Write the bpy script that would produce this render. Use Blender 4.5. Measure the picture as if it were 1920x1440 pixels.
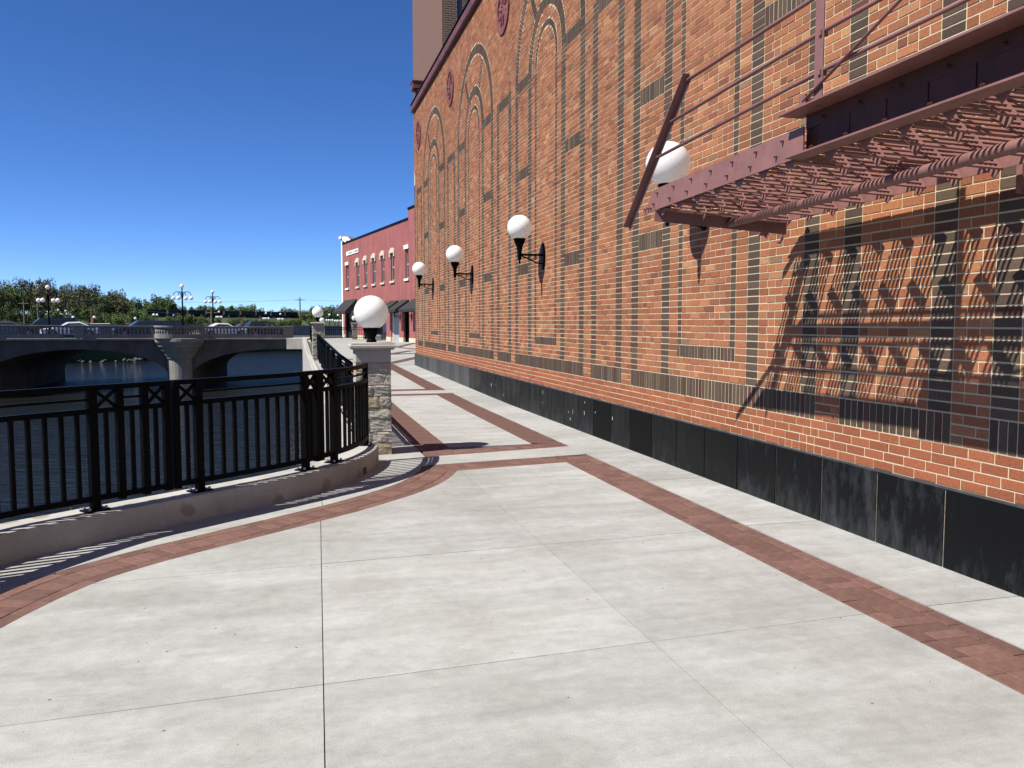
import bpy, bmesh, math, random
import numpy as np
from mathutils import Vector, Matrix
random.seed(11); RNG = np.random.default_rng(11)
S = bpy.context.scene; COL = S.collection
for o in list(bpy.data.objects): bpy.data.objects.remove(o)

# ------------------------------------------------------------------ camera, sky, sun, exposure
FPX = 1555.0; ZC = 1.57
PSI = math.radians(14.903); PITCH = math.radians(4.266)
FH = Vector((math.sin(PSI), math.cos(PSI), 0)); RT = Vector((math.cos(PSI), -math.sin(PSI), 0)); UP = Vector((0, 0, 1))
FW = FH*math.cos(PITCH) - UP*math.sin(PITCH); CU = UP*math.cos(PITCH) + FH*math.sin(PITCH)
CAM = Vector((0, 0, ZC))
cd = bpy.data.cameras.new('camera'); cam = bpy.data.objects.new('camera', cd); COL.objects.link(cam)
cd.sensor_fit = 'HORIZONTAL'; cd.sensor_width = 36; cd.lens = FPX/1920*36; cd.clip_start = .05; cd.clip_end = 6000
cam.matrix_world = Matrix(((RT.x, CU.x, -FW.x, CAM.x), (RT.y, CU.y, -FW.y, CAM.y), (RT.z, CU.z, -FW.z, CAM.z), (0, 0, 0, 1)))
S.camera = cam
SUN = Vector((1, .27, -1.33)).normalized()
w = bpy.data.worlds.new('World'); S.world = w; w.use_nodes = True
nt = w.node_tree; nt.nodes.clear()
sky = nt.nodes.new('ShaderNodeTexSky'); sky.sky_type = 'NISHITA'; sky.sun_disc = False
sky.sun_elevation = math.asin(-SUN.z); sky.sun_rotation = math.atan2(-SUN.x, -SUN.y)
sky.altitude = 200; sky.air_density = .45; sky.dust_density = 0; sky.ozone_density = 3.0
bg = nt.nodes.new('ShaderNodeBackground'); bg.inputs['Strength'].default_value = .080
wo = nt.nodes.new('ShaderNodeOutputWorld')
hs = nt.nodes.new('ShaderNodeHueSaturation'); hs.inputs['Saturation'].default_value = 1.17
mx = nt.nodes.new('ShaderNodeVectorMath'); mx.operation = 'MULTIPLY'; mx.inputs[1].default_value = (.88, .96, 1.16)
nt.links.new(sky.outputs[0], hs.inputs['Color']); nt.links.new(hs.outputs[0], mx.inputs[0]); nt.links.new(mx.outputs[0], bg.inputs[0]); nt.links.new(bg.outputs[0], wo.inputs[0])
sl = bpy.data.lights.new('sun', 'SUN'); sl.energy = 5.0; sl.angle = math.radians(.53); sl.color = (1, .945, .84)
so = bpy.data.objects.new('sun', sl); COL.objects.link(so); so.rotation_euler = SUN.to_track_quat('-Z', 'Y').to_euler()
so.location = (-20, -5, 30)
S.view_settings.view_transform = 'Standard'; S.view_settings.look = 'None'
S.view_settings.exposure = .95; S.view_settings.gamma = 1; S.view_settings.use_curve_mapping = False
S.render.engine = 'CYCLES'

def pix(p):
    v = Vector(p) - CAM; z = v.dot(FW)
    return (960 + FPX*v.dot(RT)/z, 720 - FPX*v.dot(CU)/z, z)
def gat(px, Z):      # plan position at a bearing and depth
    v = RT*((px-960)/FPX*math.cos(PITCH)) + FH; return Vector((v.x*Z, v.y*Z, 0))
def zg(y):      # ground height along the walk
    return min(max((y - 15.5)*.0103, 0), .2)

# ------------------------------------------------------------------ helpers
class MB:
    def __init__(s): s.v = []; s.f = []
    def add(s, vs, fs):
        n = len(s.v); s.v += [tuple(p) for p in vs]; s.f += [tuple(i+n for i in f) for f in fs]; return s
    def box(s, x0, x1, y0, y1, z0, z1):
        return s.add([(x0,y0,z0),(x1,y0,z0),(x1,y1,z0),(x0,y1,z0),(x0,y0,z1),(x1,y0,z1),(x1,y1,z1),(x0,y1,z1)],
                     [(0,3,2,1),(4,5,6,7),(0,1,5,4),(1,2,6,5),(2,3,7,6),(3,0,4,7)])
    def obox(s, c, ax, h):
        c = Vector(c); a = [Vector(v).normalized()*k for v, k in zip(ax, h)]
        vs = [c+a[0]*i+a[1]*j+a[2]*k for k in (-1,1) for i, j in ((-1,-1),(1,-1),(1,1),(-1,1))]
        return s.add(vs, [(0,3,2,1),(4,5,6,7),(0,1,5,4),(1,2,6,5),(2,3,7,6),(3,0,4,7)])
    def bar(s, p0, p1, wd, ht, up=(0,0,1)):
        p0, p1 = Vector(p0), Vector(p1); d = (p1-p0); L = d.length; d.normalize()
        sd = d.cross(Vector(up)); 
        if sd.length < 1e-4: sd = d.cross(Vector((1,0,0)))
        sd.normalize(); u = sd.cross(d)
        return s.obox((p0+p1)/2, (d, sd, u), (L/2, wd/2, ht/2))
    def tube(s, pts, r, n=8, cap=True):
        pts = [Vector(p) for p in pts]; rings = []
        rs = r if isinstance(r, (list, tuple)) else [r]*len(pts)
        ref = None
        for i, p in enumerate(pts):
            d = (pts[min(i+1, len(pts)-1)] - pts[max(i-1, 0)]).normalized()
            if ref is None: ref = d.orthogonal().normalized()
            ref = (ref - d*ref.dot(d)); ref = ref.normalized() if ref.length > 1e-5 else d.orthogonal().normalized()
            b = d.cross(ref)
            rings.append([p + (ref*math.cos(2*math.pi*k/n) + b*math.sin(2*math.pi*k/n))*rs[i] for k in range(n)])
        vs = [q for g in rings for q in g]; fs = []
        for i in range(len(pts)-1):
            for k in range(n): fs.append((i*n+k, i*n+(k+1)%n, (i+1)*n+(k+1)%n, (i+1)*n+k))
        if cap: fs += [tuple(reversed(range(n))), tuple(range((len(pts)-1)*n, len(pts)*n))]
        return s.add(vs, fs)
    def lathe(s, prof, c, n=16):
        cx, cy, cz = c; vs = []; fs = []
        for r, z in prof:
            vs += [(cx+r*math.cos(2*math.pi*k/n), cy+r*math.sin(2*math.pi*k/n), cz+z) for k in range(n)]
        for i in range(len(prof)-1):
            for k in range(n): fs.append((i*n+k, i*n+(k+1)%n, (i+1)*n+(k+1)%n, (i+1)*n+k))
        fs += [tuple(reversed(range(n))), tuple(range((len(prof)-1)*n, len(prof)*n))]
        return s.add(vs, fs)
    def sweep(s, path, wd, ht):
        pts = [Vector(p) for p in path]; vs = []; fs = []
        for i, p in enumerate(pts):
            d = pts[min(i+1, len(pts)-1)] - pts[max(i-1, 0)]; d.normalize()
            sd = d.cross(UP).normalized(); u = sd.cross(d)
            for a, b in ((-1,-1),(1,-1),(1,1),(-1,1)): vs.append(p + sd*a*wd/2 + u*b*ht/2)
        for i in range(len(pts)-1):
            for k in range(4): fs.append((i*4+k, i*4+(k+1)%4, i*4+4+(k+1)%4, i*4+4+k))
        fs += [(3,2,1,0), tuple(range(len(pts)*4-4, len(pts)*4))]
        return s.add(vs, fs)
    def prism(s, poly, ztop, zbot):     # polygon in plan, ztop/zbot number or function of y
        zt = ztop if callable(ztop) else (lambda y: ztop); zb = zbot if callable(zbot) else (lambda y: zbot)
        n = len(poly); a = sum(poly[i][0]*poly[(i+1)%n][1]-poly[(i+1)%n][0]*poly[i][1] for i in range(n))
        if a < 0: poly = poly[::-1]
        vs = [(x, y, zb(y)) for x, y in poly] + [(x, y, zt(y)) for x, y in poly]
        fs = [tuple(range(n, 2*n))] + [(i, (i+1)%n, n+(i+1)%n, n+i) for i in range(n)]
        return s.add(vs, fs)
    def extrude(s, poly, o, ax, ay, d):   # polygon (a,b) in plane o+a*ax+b*ay extruded by vector d
        o, ax, ay, d = map(Vector, (o, ax, ay, d)); n = len(poly)
        vs = [o+ax*a+ay*b for a, b in poly]; vs += [p+d for p in vs]
        fs = [tuple(reversed(range(n))), tuple(range(n, 2*n))] + [(i, (i+1)%n, n+(i+1)%n, n+i) for i in range(n)]
        return s.add(vs, fs)
    def mesh(s, name, mat, off=(0,0,0), smooth=False):
        me = bpy.data.meshes.new(name)
        o = Vector(off)
        me.from_pydata([(p[0]-o.x, p[1]-o.y, p[2]-o.z) for p in s.v], [], s.f)
        bm = bmesh.new(); bm.from_mesh(me); bmesh.ops.recalc_face_normals(bm, faces=bm.faces); bm.to_mesh(me); bm.free()
        if mat: me.materials.append(mat)
        if smooth: me.polygons.foreach_set('use_smooth', [True]*len(me.polygons))
        me.update(); return me
def origin(p):
    o = Vector((0,0,0))
    while p: o = o + p.location; p = p.parent
    return o
def link(name, data, parent=None, loc=(0,0,0)):
    o = bpy.data.objects.new(name, data); COL.objects.link(o); o.parent = parent; o.location = loc; return o
def part(name, mb, mat, parent=None, smooth=False, bevel=0):
    o = link(name, mb.mesh(name, mat, origin(parent), smooth), parent)
    if bevel:
        m = o.modifiers.new('bevel', 'BEVEL'); m.width = bevel; m.segments = 2; m.limit_method = 'ANGLE'
    return o
def tag(o, label=None, cat=None, group=None, kind=None):
    for k, v in (('label', label), ('category', cat), ('group', group), ('kind', kind)):
        if v: o[k] = v
    return o
def thing(name, loc, label, cat, group=None):
    o = link(name, None, None, loc); o.empty_display_size = .2; return tag(o, label, cat, group)
def copy_tree(o, parent=None):
    c = o.copy(); COL.objects.link(c); c.parent = parent
    for ch in o.children: copy_tree(ch, c)
    return c
def catmull(P, step=.08, closed=False):
    P = [Vector((p[0], p[1], 0)) for p in P]; out = []
    for i in range(len(P)-1):
        a = P[max(i-1,0)]; b = P[i]; c = P[i+1]; d = P[min(i+2,len(P)-1)]
        n = max(2, int((c-b).length/step))
        for k in range(n):
            t = k/n
            out.append(.5*((2*b)+(c-a)*t+(2*a-5*b+4*c-d)*t*t+(3*b-a-3*c+d)*t**3))
    out.append(P[-1]); return out
def offset(path, d):     # to the left of travel
    out = []
    for i, p in enumerate(path):
        t = (path[min(i+1,len(path)-1)] - path[max(i-1,0)]).normalized()
        out.append(p + Vector((-t.y, t.x, 0))*d)
    return out
class Path:
    def __init__(s, pts):
        s.p = [Vector(q) for q in pts]; s.s = [0]
        for a, b in zip(s.p, s.p[1:]): s.s.append(s.s[-1]+(b-a).length)
        s.L = s.s[-1]
    def at(s, d):
        d = min(max(d, 0), s.L)
        for i in range(len(s.s)-1):
            if d <= s.s[i+1]:
                t = (d-s.s[i])/max(s.s[i+1]-s.s[i], 1e-9); return s.p[i].lerp(s.p[i+1], t), (s.p[i+1]-s.p[i]).normalized()
        return s.p[-1], (s.p[-1]-s.p[-2]).normalized()
    def near(s, q):
        q = Vector((q[0], q[1], s.p[0].z)); k = min(range(len(s.p)), key=lambda i: (s.p[i]-q).length); return s.s[k]
    def sub(s, a, b, step=.1):
        n = max(1, int(abs(b-a)/step)); return [s.at(a+(b-a)*i/n)[0] for i in range(n+1)]

# ------------------------------------------------------------------ materials
def mat(name, col, rough=.7, metal=0, noise=0, nscale=8, bump=0, bscale=60, rand=0, spec=.5, coat=0, stretch=None, cols2=None):
    m = bpy.data.materials.new(name); m.use_nodes = True; t = m.node_tree; n = t.nodes; L = t.links
    b = n['Principled BSDF']; b.inputs['Roughness'].default_value = rough; b.inputs['Metallic'].default_value = metal
    b.inputs['Specular IOR Level'].default_value = spec; b.inputs['Coat Weight'].default_value = coat
    b.inputs['Base Color'].default_value = (*col, 1)
    tc = n.new('ShaderNodeTexCoord'); vec = tc.outputs['Object']
    if stretch:
        mp = n.new('ShaderNodeMapping'); mp.inputs['Scale'].default_value = stretch; L.new(vec, mp.inputs[0]); vec = mp.outputs[0]
    cur = None
    if noise:
        nz = n.new('ShaderNodeTexNoise'); nz.inputs['Scale'].default_value = nscale; nz.inputs['Detail'].default_value = 7; nz.inputs['Roughness'].default_value = .62
        L.new(vec, nz.inputs['Vector'])
        cr = n.new('ShaderNodeValToRGB'); cr.color_ramp.elements[0].position = .3; cr.color_ramp.elements[1].position = .7
        c2 = cols2 or (tuple(c*(1-noise) for c in col), tuple(min(c*(1+noise), 1) for c in col))
        cr.color_ramp.elements[0].color = (*c2[0], 1); cr.color_ramp.elements[1].color = (*c2[1], 1)
        L.new(nz.outputs[0], cr.inputs[0]); cur = cr.outputs[0]; L.new(cur, b.inputs['Base Color'])
    if rand:
        oi = n.new('ShaderNodeObjectInfo'); mr = n.new('ShaderNodeMapRange'); mr.inputs[3].default_value = 1-rand; mr.inputs[4].default_value = 1+rand
        L.new(oi.outputs['Random'], mr.inputs[0]); hs = n.new('ShaderNodeHueSaturation'); hs.inputs['Color'].default_value = (*col, 1)
        if cur: L.new(cur, hs.inputs['Color'])
        L.new(mr.outputs[0], hs.inputs['Value']); L.new(hs.outputs[0], b.inputs['Base Color'])
    if bump:
        nz = n.new('ShaderNodeTexNoise'); nz.inputs['Scale'].default_value = bscale; nz.inputs['Detail'].default_value = 6; L.new(tc.outputs['Object'], nz.inputs['Vector'])
        bp = n.new('ShaderNodeBump'); bp.inputs['Strength'].default_value = bump; bp.inputs['Distance'].default_value = .01
        L.new(nz.outputs[0], bp.inputs['Height']); L.new(bp.outputs[0], b.inputs['Normal'])
    return m
def node(m, typ, **kw):
    x = m.node_tree.nodes.new(typ)
    for k, v in kw.items():
        if k in x.inputs: x.inputs[k].default_value = v
        else: setattr(x, k, v)
    return x
def mix(m, fac, a, b, mode='MIX'):
    x = m.node_tree.nodes.new('ShaderNodeMix'); x.data_type = 'RGBA'; x.blend_type = mode; L = m.node_tree.links
    for sock, v in ((x.inputs[0], fac), (x.inputs[6], a), (x.inputs[7], b)):
        if isinstance(v, (int, float)): sock.default_value = v
        elif isinstance(v, tuple): sock.default_value = (*v, 1) if len(v) == 3 else v
        else: L.new(v, sock)
    return x.outputs[2]
M = {}
def brick_material():
    m = bpy.data.materials.new('face_brick'); m.use_nodes = True; L = m.node_tree.links; b = m.node_tree.nodes['Principled BSDF']
    b.inputs['Roughness'].default_value = .85; b.inputs['Specular IOR Level'].default_value = .25
    at = node(m, 'ShaderNodeAttribute', attribute_name='brick_tint'); tc = node(m, 'ShaderNodeTexCoord')
    n1 = node(m, 'ShaderNodeTexNoise', Scale=55.0, Detail=5.0, Roughness=.7); L.new(tc.outputs['Object'], n1.inputs['Vector'])
    r1 = node(m, 'ShaderNodeValToRGB'); r1.color_ramp.elements[0].position = .33; r1.color_ramp.elements[0].color = (.74,.72,.72,1)
    r1.color_ramp.elements[1].position = .7; r1.color_ramp.elements[1].color = (1.22,1.2,1.18,1); L.new(n1.outputs[0], r1.inputs[0])
    c = mix(m, 1.0, at.outputs['Color'], r1.outputs[0], 'MULTIPLY')
    n2 = node(m, 'ShaderNodeTexNoise', Scale=.55, Detail=4.0); L.new(tc.outputs['Object'], n2.inputs['Vector'])
    r2 = node(m, 'ShaderNodeValToRGB'); r2.color_ramp.elements[0].position = .3; r2.color_ramp.elements[0].color = (.88,.86,.85,1)
    r2.color_ramp.elements[1].position = .75; r2.color_ramp.elements[1].color = (1.1,1.1,1.1,1); L.new(n2.outputs[0], r2.inputs[0])
    c = mix(m, 1.0, c, r2.outputs[0], 'MULTIPLY')
    # pale salt bloom high on the wall
    n3 = node(m, 'ShaderNodeTexNoise', Scale=2.2, Detail=8.0, Roughness=.7); mp = node(m, 'ShaderNodeMapping'); mp.inputs['Scale'].default_value = (1, .8, .45)
    L.new(tc.outputs['Object'], mp.inputs[0]); L.new(mp.outputs[0], n3.inputs['Vector'])
    sx = node(m, 'ShaderNodeSeparateXYZ'); L.new(tc.outputs['Object'], sx.inputs[0])
    hr = node(m, 'ShaderNodeMapRange'); hr.inputs[1].default_value = 7.2; hr.inputs[2].default_value = 8.4; L.new(sx.outputs['Z'], hr.inputs[0])
    fr = node(m, 'ShaderNodeMapRange'); fr.inputs[1].default_value = .55; fr.inputs[2].default_value = .72; L.new(n3.outputs[0], fr.inputs[0])
    mu = node(m, 'ShaderNodeMath', operation='MULTIPLY'); L.new(hr.outputs[0], mu.inputs[0]); L.new(fr.outputs[0], mu.inputs[1])
    mu2 = node(m, 'ShaderNodeMath', operation='MULTIPLY'); L.new(mu.outputs[0], mu2.inputs[0]); mu2.inputs[1].default_value = .6
    c = mix(m, mu2.outputs[0], c, (.62,.52,.44)); L.new(c, b.inputs['Base Color'])
    bp = node(m, 'ShaderNodeBump', Strength=.55, Distance=.006); n4 = node(m, 'ShaderNodeTexNoise', Scale=140.0, Detail=4.0)
    mp2 = node(m, 'ShaderNodeMapping'); mp2.inputs['Scale'].default_value = (1, 1.6, .5); L.new(tc.outputs['Object'], mp2.inputs[0]); L.new(mp2.outputs[0], n4.inputs['Vector'])
    L.new(n4.outputs[0], bp.inputs['Height']); L.new(bp.outputs[0], b.inputs['Normal']); return m
M['brick'] = brick_material()
M['mortar'] = mat('mortar', (.68,.555,.375), .95, noise=.14, nscale=14, bump=.3, bscale=200)
def concrete_material(name, base, stain, streak=(.45, 2.6, 1), pits=True, rand=.03, blotch=None):
    m = bpy.data.materials.new(name); m.use_nodes = True; L = m.node_tree.links; b = m.node_tree.nodes['Principled BSDF']
    b.inputs['Roughness'].default_value = .82; b.inputs['Specular IOR Level'].default_value = .3
    tc = node(m, 'ShaderNodeTexCoord'); mp = node(m, 'ShaderNodeMapping'); mp.inputs['Scale'].default_value = streak; L.new(tc.outputs['Object'], mp.inputs[0])
    n1 = node(m, 'ShaderNodeTexNoise', Scale=1.7, Detail=12.0, Roughness=.72, Distortion=.35); L.new(mp.outputs[0], n1.inputs['Vector'])
    r1 = node(m, 'ShaderNodeValToRGB'); e = r1.color_ramp.elements; e[0].position = .3; e[0].color = (*stain, 1); e[1].position = .62; e[1].color = (*base, 1); L.new(n1.outputs[0], r1.inputs[0])
    n2 = node(m, 'ShaderNodeTexNoise', Scale=.9, Detail=6.0, Roughness=.7); L.new(tc.outputs['Object'], n2.inputs['Vector'])
    r2 = node(m, 'ShaderNodeValToRGB'); e = r2.color_ramp.elements; e[0].position = .36; e[0].color = (.85,.85,.835,1); e[1].position = .62; e[1].color = (1.06,1.06,1.07,1); L.new(n2.outputs[0], r2.inputs[0])
    c = mix(m, 1.0, r1.outputs[0], r2.outputs[0], 'MULTIPLY')
    n3 = node(m, 'ShaderNodeTexNoise', Scale=160.0, Detail=4.0); L.new(tc.outputs['Object'], n3.inputs['Vector'])
    r3 = node(m, 'ShaderNodeValToRGB'); e = r3.color_ramp.elements; e[0].position = .3; e[0].color = (.80,.80,.80,1); e[1].position = .7; e[1].color = (1.08,1.08,1.08,1); L.new(n3.outputs[0], r3.inputs[0])
    c = mix(m, 1.0, c, r3.outputs[0], 'MULTIPLY')
    if pits:
        vo = node(m, 'ShaderNodeTexVoronoi', Scale=10.0); L.new(tc.outputs['Object'], vo.inputs['Vector'])
        sc = node(m, 'ShaderNodeSeparateColor'); L.new(vo.outputs['Color'], sc.inputs[0])
        lt = node(m, 'ShaderNodeMapRange'); lt.inputs[1].default_value = .45; lt.inputs[2].default_value = 1.0; lt.inputs[3].default_value = 0; lt.inputs[4].default_value = .075; L.new(sc.outputs[0], lt.inputs[0])
        cmp_ = node(m, 'ShaderNodeMath', operation='LESS_THAN'); L.new(vo.outputs['Distance'], cmp_.inputs[0]); L.new(lt.outputs[0], cmp_.inputs[1])
        c = mix(m, cmp_.outputs[0], c, (.16,.14,.12))
        v2 = node(m, 'ShaderNodeTexVoronoi', Scale=1.15); n5 = node(m, 'ShaderNodeTexNoise', Scale=5.0, Detail=5.0, Roughness=.7); L.new(tc.outputs['Object'], n5.inputs['Vector'])
        vm = node(m, 'ShaderNodeVectorMath', operation='MULTIPLY_ADD'); L.new(n5.outputs['Color'], vm.inputs[0]); vm.inputs[1].default_value = (.5,.28,.3); L.new(tc.outputs['Object'], vm.inputs[2]); L.new(vm.outputs[0], v2.inputs['Vector'])
        f2 = node(m, 'ShaderNodeMapRange'); f2.inputs[1].default_value = .12; f2.inputs[2].default_value = .42; f2.inputs[3].default_value = .42; f2.inputs[4].default_value = 0; L.new(v2.outputs['Distance'], f2.inputs[0])
        s2 = node(m, 'ShaderNodeSeparateColor'); L.new(v2.outputs['Color'], s2.inputs[0]); m2 = node(m, 'ShaderNodeMath', operation='MULTIPLY'); L.new(f2.outputs[0], m2.inputs[0]); L.new(s2.outputs[1], m2.inputs[1])
        c = mix(m, m2.outputs[0], c, mix(m, 1.0, c, (.80,.785,.75), 'MULTIPLY'))
        n6 = node(m, 'ShaderNodeTexNoise', Scale=11.0, Detail=10.0, Roughness=.75); L.new(tc.outputs['Object'], n6.inputs['Vector'])
        r6 = node(m, 'ShaderNodeValToRGB'); e = r6.color_ramp.elements; e[0].position = .32; e[0].color = (.86,.86,.855,1); e[1].position = .68; e[1].color = (1.09,1.09,1.09,1); L.new(n6.outputs[0], r6.inputs[0])
        c = mix(m, 1.0, c, r6.outputs[0], 'MULTIPLY')
    if blotch:
        vb = node(m, 'ShaderNodeTexVoronoi', Scale=3.1, Randomness=1.0); nb = node(m, 'ShaderNodeTexNoise', Scale=9.0, Detail=3.0); L.new(tc.outputs['Object'], nb.inputs['Vector'])
        vm = node(m, 'ShaderNodeVectorMath', operation='MULTIPLY_ADD'); L.new(nb.outputs['Color'], vm.inputs[0]); vm.inputs[1].default_value = (.09,.09,.09); L.new(tc.outputs['Object'], vm.inputs[2]); L.new(vm.outputs[0], vb.inputs['Vector'])
        fb = node(m, 'ShaderNodeMapRange'); fb.inputs[1].default_value = .16; fb.inputs[2].default_value = .24; fb.inputs[3].default_value = .8; fb.inputs[4].default_value = 0; L.new(vb.outputs['Distance'], fb.inputs[0]); c = mix(m, fb.outputs[0], c, blotch)
    oi = node(m, 'ShaderNodeObjectInfo'); mr = node(m, 'ShaderNodeMapRange'); mr.inputs[3].default_value = 1-rand; mr.inputs[4].default_value = 1+rand; L.new(oi.outputs['Random'], mr.inputs[0])
    hs = node(m, 'ShaderNodeHueSaturation'); L.new(c, hs.inputs['Color']); L.new(mr.outputs[0], hs.inputs['Value']); L.new(hs.outputs[0], b.inputs['Base Color'])
    bp = node(m, 'ShaderNodeBump', Strength=.25, Distance=.004); L.new(n3.outputs[0], bp.inputs['Height']); L.new(bp.outputs[0], b.inputs['Normal'])
    return m
M['slab'] = concrete_material('walk_concrete', (.50,.505,.498), (.375,.378,.37), (.5, 2.3, 1), rand=.08)
M['kerb'] = concrete_material('kerb_concrete', (.58,.56,.52), (.45,.43,.395), (1.6,1.6,1.6), False, .03, (.30,.27,.235))
M['wallcon'] = concrete_material('river_wall_concrete', (.60,.58,.54), (.42,.40,.36), (2,2,.6), False)
M['bridge'] = concrete_material('shade_dark_bridge_concrete', (.17,.165,.15), (.085,.082,.075), (.6,.6,.25), False)  # tone darkened to carry the shade of the bridge face; mottling is weathering
M['rail_stone'] = concrete_material('balustrade_concrete', (.36,.355,.325), (.24,.235,.215), (.8,.8,.4), False)
M['joint'] = mat('joint_dirt', (.10,.085,.07), .95, noise=.3, nscale=30)
M['paver'] = mat('red_paver', (.18,.096,.080), .85, noise=.22, nscale=18, bump=.4, bscale=150, rand=.2, spec=.3)
def panel_material():
    m = mat('black_stone', (.012,.013,.016), .3, spec=.14); L = m.node_tree.links; b = m.node_tree.nodes['Principled BSDF']
    tc = node(m, 'ShaderNodeTexCoord'); mp = node(m, 'ShaderNodeMapping'); mp.inputs['Scale'].default_value = (2, 2.2, .7); L.new(tc.outputs['Object'], mp.inputs[0])
    n1 = node(m, 'ShaderNodeTexNoise', Scale=4.0, Detail=12.0, Roughness=.75, Distortion=.25); L.new(mp.outputs[0], n1.inputs['Vector'])
    oi = node(m, 'ShaderNodeObjectInfo'); mr = node(m, 'ShaderNodeMapRange'); mr.inputs[3].default_value = -.13; mr.inputs[4].default_value = .13; L.new(oi.outputs['Random'], mr.inputs[0])
    ad = node(m, 'ShaderNodeMath', operation='ADD'); L.new(n1.outputs[0], ad.inputs[0]); L.new(mr.outputs[0], ad.inputs[1])
    sx = node(m, 'ShaderNodeSeparateXYZ'); L.new(tc.outputs['Object'], sx.inputs[0])
    hz = node(m, 'ShaderNodeMapRange'); hz.inputs[1].default_value = .0; hz.inputs[2].default_value = .3; hz.inputs[3].default_value = .12; hz.inputs[4].default_value = -.02; L.new(sx.outputs['Z'], hz.inputs[0])
    ad2 = node(m, 'ShaderNodeMath', operation='ADD'); L.new(ad.outputs[0], ad2.inputs[0]); L.new(hz.outputs[0], ad2.inputs[1])
    r = node(m, 'ShaderNodeValToRGB'); e = r.color_ramp.elements; e[0].position = .56; e[0].color = (.004,.0048,.006,1); e[1].position = .92; e[1].color = (.06,.064,.07,1); L.new(ad2.outputs[0], r.inputs[0])
    L.new(r.outputs[0], b.inputs['Base Color'])
    r2 = node(m, 'ShaderNodeMapRange'); r2.inputs[1].default_value = .4; r2.inputs[2].default_value = .8; r2.inputs[3].default_value = .32; r2.inputs[4].default_value = .75; L.new(ad2.outputs[0], r2.inputs[0]); L.new(r2.outputs[0], b.inputs['Roughness'])
    return m
M['panel'] = panel_material()
M['panel_joint'] = mat('panel_joint', (.30,.265,.205), .9, noise=.4, nscale=22)
M['panel_grey'] = mat('weathered_grey_stone', (.055,.06,.062), .6, noise=.45, nscale=5, stretch=(2,2,.6), rand=.3)
M['panel_new'] = mat('matt_black_sheet', (.004,.004,.004), .6, noise=.2, nscale=6, spec=.1)
M['black'] = mat('black_paint', (.0045,.0045,.005), .42, noise=.25, nscale=20, spec=.04)
M['maroon'] = mat('maroon_paint', (.27,.128,.118), .55, noise=.16, nscale=5, bump=.12, bscale=40, spec=.4)
def rusty(m, amt=.55):
    L = m.node_tree.links; b = m.node_tree.nodes['Principled BSDF']; src = b.inputs['Base Color'].links[0].from_socket
    tc = node(m, 'ShaderNodeTexCoord'); mp = node(m, 'ShaderNodeMapping'); mp.inputs['Scale'].default_value = (9, 9, 1.6); L.new(tc.outputs['Object'], mp.inputs[0])
    nz = node(m, 'ShaderNodeTexNoise', Scale=2.2, Detail=8.0, Roughness=.7); L.new(mp.outputs[0], nz.inputs['Vector'])
    mr = node(m, 'ShaderNodeMapRange'); mr.inputs[1].default_value = .58; mr.inputs[2].default_value = .72; mr.inputs[4].default_value = amt; L.new(nz.outputs[0], mr.inputs[0])
    L.new(mix(m, mr.outputs[0], src, (.13,.05,.032)), b.inputs['Base Color'])
rusty(M['maroon'])
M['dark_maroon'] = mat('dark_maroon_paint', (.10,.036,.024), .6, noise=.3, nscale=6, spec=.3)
M['steel'] = mat('galvanised_steel', (.55,.56,.57), .35, .9)
M['globe'] = mat('opal_globe', (.95,.95,.935), .14, spec=.5, coat=.3)
gm = M['globe']; gt = gm.node_tree; ms = gt.nodes.new('ShaderNodeMixShader'); tl = gt.nodes.new('ShaderNodeBsdfTranslucent'); tl.inputs[0].default_value = (.93,.93,.91,1)
ms.inputs[0].default_value = .3; gt.links.new(gt.nodes['Principled BSDF'].outputs[0], ms.inputs[1]); gt.links.new(tl.outputs[0], ms.inputs[2]); gt.links.new(ms.outputs[0], gt.nodes['Material Output'].inputs[0])
M['stone'] = mat('split_limestone', (.46,.42,.34), .9, noise=.3, nscale=9, bump=.6, bscale=45, rand=.16, cols2=((.38,.355,.30),(.54,.505,.43)))
M['stone_tan'] = mat('yellowed_limestone', (.44,.33,.17), .9, noise=.3, nscale=12, bump=.6, bscale=45, rand=.1, cols2=((.36,.29,.17),(.52,.45,.33)))
M['cap'] = mat('smooth_limestone', (.50,.465,.41), .8, noise=.1, nscale=14, bump=.15, bscale=120)
M['red'] = mat('red_painted_brick', (.36,.108,.10), .8, noise=.2, nscale=1.6, bump=.35, bscale=8, stretch=(1,1,.5))
M['cream'] = mat('cream_trim', (.72,.65,.50), .75, noise=.1, nscale=6)
M['white'] = mat('white_trim', (.80,.80,.78), .6, noise=.05, nscale=6)
M['glass'] = mat('window_glass', (.03,.04,.05), .06, spec=.7)
M['awning'] = mat('black_canvas', (.014,.014,.015), .85, noise=.3, nscale=9)
M['grey'] = mat('grey_door_paint', (.44,.46,.46), .55, noise=.06, nscale=3)
M['terra'] = mat('terracotta', (.24,.072,.066), .6, noise=.35, nscale=7, bump=.7, bscale=14)
M['coping'] = mat('coping_terracotta', (.17,.055,.052), .55, noise=.5, nscale=6, bump=.6, bscale=9)
M['tan'] = mat('tan_rough_brick', (.19,.104,.074), .9, noise=.34, nscale=16, bump=.5, bscale=60)
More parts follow.
